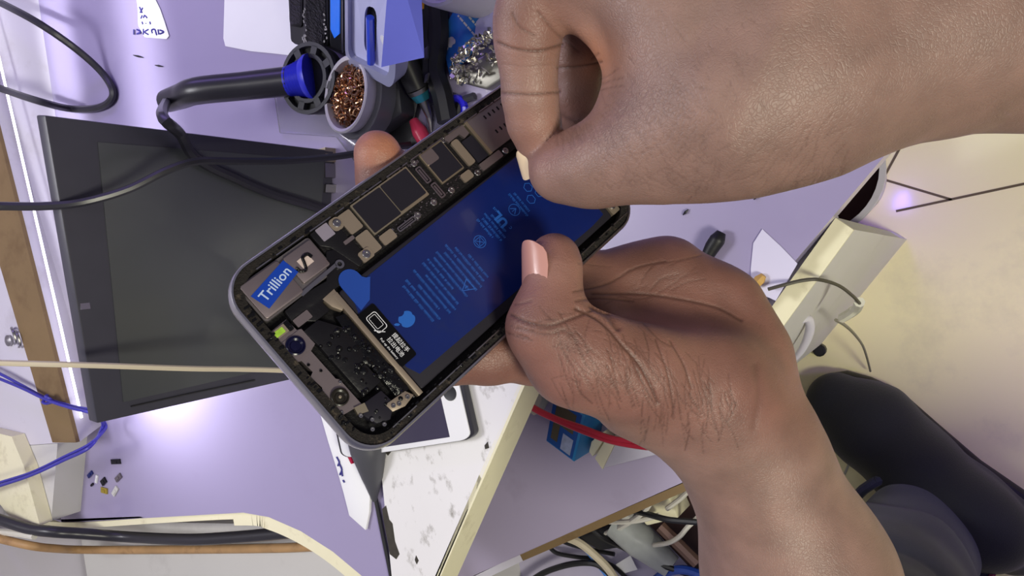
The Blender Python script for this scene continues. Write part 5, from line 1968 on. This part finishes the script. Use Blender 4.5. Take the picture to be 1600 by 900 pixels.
bt = thing('phone_battery', 'loose blue phone battery leaning by the heap of metal shields', 'battery', U(725, 50, DESK))
bz = DESK + .010
bp_ = [(688, 50), (742, -40), (812, -40), (772, 30), (702, 120), (695, 88)]
bm = newbm()
prism(bm, [U(x, y, bz) for x, y in bp_], (0, 0, -.0055))
obj('cell', bm, mat('azure_wrap', rgb(44, 112, 190), rough=.35, var=.06, coat=.3), bt, bev=.001)
bm = newbm()
prism(bm, [U(x, y, bz + .0004) for x, y in ((744, 34), (764, 10), (790, 10), (760, 66), (740, 72))], (0, 0, -.0004))
obj('pale_sticker', bm, mat('lilac_sticker', rgb(176, 172, 220), rough=.4), bt, smooth=False)
bm = newbm()
bu = (U(756, 0, bz) - U(704, 66, bz)).normalized()
bv_ = V((-bu.y, bu.x, 0))
ac = U(705, 66, bz)
ang0 = [(-p[1] + 47.6, -(p[0] - 42.8)) for p in fruit]
prism(bm, [ac + (bv_ * -x + bu * -y) * .00125 + V((0, 0, .0004)) for x, y in ang0], (0, 0, -.0003))
prism(bm, [ac + (bv_ * -x + bu * -y) * .00125 + V((0, 0, .0004)) for x, y in leaf], (0, 0, -.0003))
for k in range(9):
    a = .016 + k * .0055
    u_ = -.012
    while u_ < .010:
        l_ = rng.uniform(.0015, .005)
        c = ac + bu * a + bv_ * u_ + V((0, 0, .0001))
        boxv(bm, c, bv_ * l_, bu * .0013, V((0, 0, .0003)))
        u_ += l_ + .001
obj('print', bm, M_LAMG, bt, smooth=False)

# heap of tiny metal shields in a dish
ds = thing('scrap_dish', 'steel dish heaped with tiny metal shield scraps', 'dish', U(742, 112, DESK))
bm = newbm()
prism(bm, [U(x, y, DESK + .014) for x, y in ((703, 118), (722, 104), (800, 60), (806, 110), (760, 140), (716, 128))], (0, 0, -.0138))
obj('dish', bm, mat('dull_steel', rgb(118, 116, 108), rough=.35, metal=.8), ds, bev=.002)
bm = newbm()
hc_ = U(748, 92, DESK + .016)
hx, hy = (U(790, 40, .6) - U(720, 118, .6)), (U(770, 110, .6) - U(730, 75, .6))
for i in range(230):
    a, rr_ = rng.uniform(0, 2 * pi), math.sqrt(rng.random())
    c = hc_ + hx * .5 * rr_ * cos(a) + hy * .5 * rr_ * sin(a) + V((0, 0, .020 * (1 - rr_) + rng.uniform(0, .004)))
    d1 = V(rng.normal(size=3)).normalized()
    d2 = d1.cross(V(rng.normal(size=3))).normalized()
    l1, l2 = rng.uniform(.0015, .0045), rng.uniform(.001, .003)
    boxv(bm, c, d1 * l1, d2 * l2, d1.cross(d2) * .0006)
tag(obj('shield_scraps', bm, mat('tin', rgb(206, 202, 190), rough=.25, metal=1.0, var=.15), ds, smooth=False), kind='stuff')
bm = newbm()
lathe(bm, [(.020, 0), (.023, .04), (.024, .06), (.022, .061), (.020, .058), (.0001, .056)], U(762, -14, DESK), (0, 0, 1), 32)
single('cup', 'white plastic cup at the top edge beside the blue battery', 'cup', bm, M_WHITEP)
bm = newbm()
for k in range(24):
    pass
tube(bm, [U(711, 172, DESK + .005) + V((.0085 * cos(a), .0085 * sin(a), 0)) for a in [2 * pi * i / 20 for i in range(21)]], .003, 8, n=1)
single('blue_ring', 'small glossy blue ring behind the phone edge', 'ring', bm, mat('royal_blue', rgb(44, 40, 200), rough=.2, coat=.5))
bm = newbm()
tube(bm, [U(742, 150, DESK + .004), U(722, 160, DESK + .004), U(715, 190, DESK + .004)], .003, 6)
single('grey_clip', 'thin grey prong between the scrap dish and the blue ring', 'clip', bm, M_DGREY)
bm = newbm()
tube(bm, [U(646, 188, DESK + .006), U(655, 205, DESK + .006), U(664, 222, DESK + .006)], [.0035, .006, .0055], 10)
single('red_plug', 'pink red plug next to the raised fingertip', 'plug', bm, mat('pink_red', rgb(206, 60, 92), rough=.3))

# ---- right part of the bench
bm = newbm()
tube(bm, [U(1104, 402, DESK + .006), U(1113, 386, DESK + .006), U(1121, 374, DESK + .006), U(1127, 363, DESK + .005)], [.0040, .0048, .0050, .0030], 12)
single('black_stick', 'black rounded stick end showing behind the left palm', 'stick', bm, mat('black_matt', rgb(14, 14, 18), rough=.5))
bm = newbm()
sheet(bm, ((1191, 358), (1177, 380), (1173, 420), (1174, 452), (1212, 470), (1246, 412), (1220, 385)), DESK + .0008)
single('paper_offcut', 'pale lavender paper offcut near the cut corner of the bench', 'paper', bm, mat('lavender_paper', rgb(206, 202, 226), rough=.6, var=.02), smooth=False)
bm = newbm()
tube(bm, [U(1180, 445, DESK + .003), U(1187, 437, DESK + .003), U(1193, 430, DESK + .003)], [.003, .0036, .002], 6)
single('yellow_crumb', 'yellowish crumb on the lavender paper offcut', 'crumb', bm, mat('ochre', rgb(190, 150, 80), rough=.6))
for x, y, x2, y2, lab in ((1178, 312, 1184, 304, 'dark splinter under the right forearm'), (1067, 336, 1076, 327, 'faint dark splinter right of the phone corner'), (208, 86, 224, 90, 'dark splinter left of the soldering iron handle'), (242, 102, 255, 104, 'grey splinter above the soldering iron handle')):
    bm = newbm()
    tube(bm, [U(x, y, DESK + .001), U((x + x2) / 2, (y + y2) / 2, DESK + .0015), U(x2, y2, DESK + .001)], [.0003, .001, .0003], 5, n=1)
    single('splinter', lab, 'splinter', bm, M_BLACKP, 'splinters on the bench')

# ---- under and beside the bench on the floor
bk_ = thing('bucket', 'white plastic bucket half hidden under the bench corner', 'bucket', V((U(1274, 270, .2).x, U(1274, 270, .2).y, 0)))
bm = newbm()
c = V(bk_.location)
lathe(bm, [(.048, 0), (.052, .01), (.064, .20), (.067, .20), (.067, .208), (.061, .208), (.050, .012), (.0001, .010)], c, (0, 0, 1), 40)
obj('shell', bm, M_WHITEP, bk_)
bm = newbm()
lathe(bm, [(.058, .15), (.0001, .155)], c, (0, 0, 1), 32, cap=False)
obj('contents', bm, mat('dark_red_liquid', rgb(60, 22, 24), rough=.4), bk_)
cable('wire', 'thin dark wire draped over the cream panel edge', 'wire', [U(x, y, z) for x, y, z in ((1200, 452, .586), (1225, 445, .585), (1255, 438, .580), (1280, 437, .575), (1310, 446, .555), (1332, 462, .53), (1343, 474, .51))], .0011, mat('dark_wire', rgb(70, 66, 56), rough=.5))
cable('clear_tube', 'clear plastic tube on the outer face of the grey panel', 'tube', [U(x, y, z) for x, y, z in ((1343, 472, .51), (1338, 482, .49), (1328, 490, .48), (1316, 497, .47))], .0035, mat('clear_vinyl', rgb(222, 220, 206), rough=.15, var=.05, coat=.4))
cable('wire', 'thin grey wire arching from the panel foot to the shoe', 'wire', [U(x, y, z) for x, y, z in ((1306, 500, .44), (1320, 508, .40), (1335, 522, .30), (1348, 540, .18), (1355, 560, .06), (1360, 580, .012))], .0013, mat('grey_wire', rgb(128, 124, 110), rough=.5))
cable('wire', 'pale strand lying on the marble beside the shoe laces', 'wire', [U(x, y, .002) for x, y in ((1336, 680, ), (1330, 705), (1326, 725), (1316, 748), (1308, 760))], .0013, mat('pale_wire', rgb(170, 170, 160), rough=.5))
bm = newbm()
tube(bm, [U(x, y, z) for x, y, z in ((1238, 565, .42), (1252, 548, .43), (1262, 528, .44), (1266, 510, .45), (1262, 498, .46), (1250, 502, .47))], [.002, .003, .0035, .0035, .002], 10)
single('white_handle', 'curved white handle standing out from the grey panel', 'handle', bm, M_WHITEP)
bm = newbm()
lathe(bm, [(.008, 0), (.008, .01), (.006, .012), (.0001, .012)], U(1282, 546, .0), (0, 0, 1), 12)
single('rubber_foot', 'small dark rubber foot at the base of the grey panel', 'foot', bm, M_BLACKP)
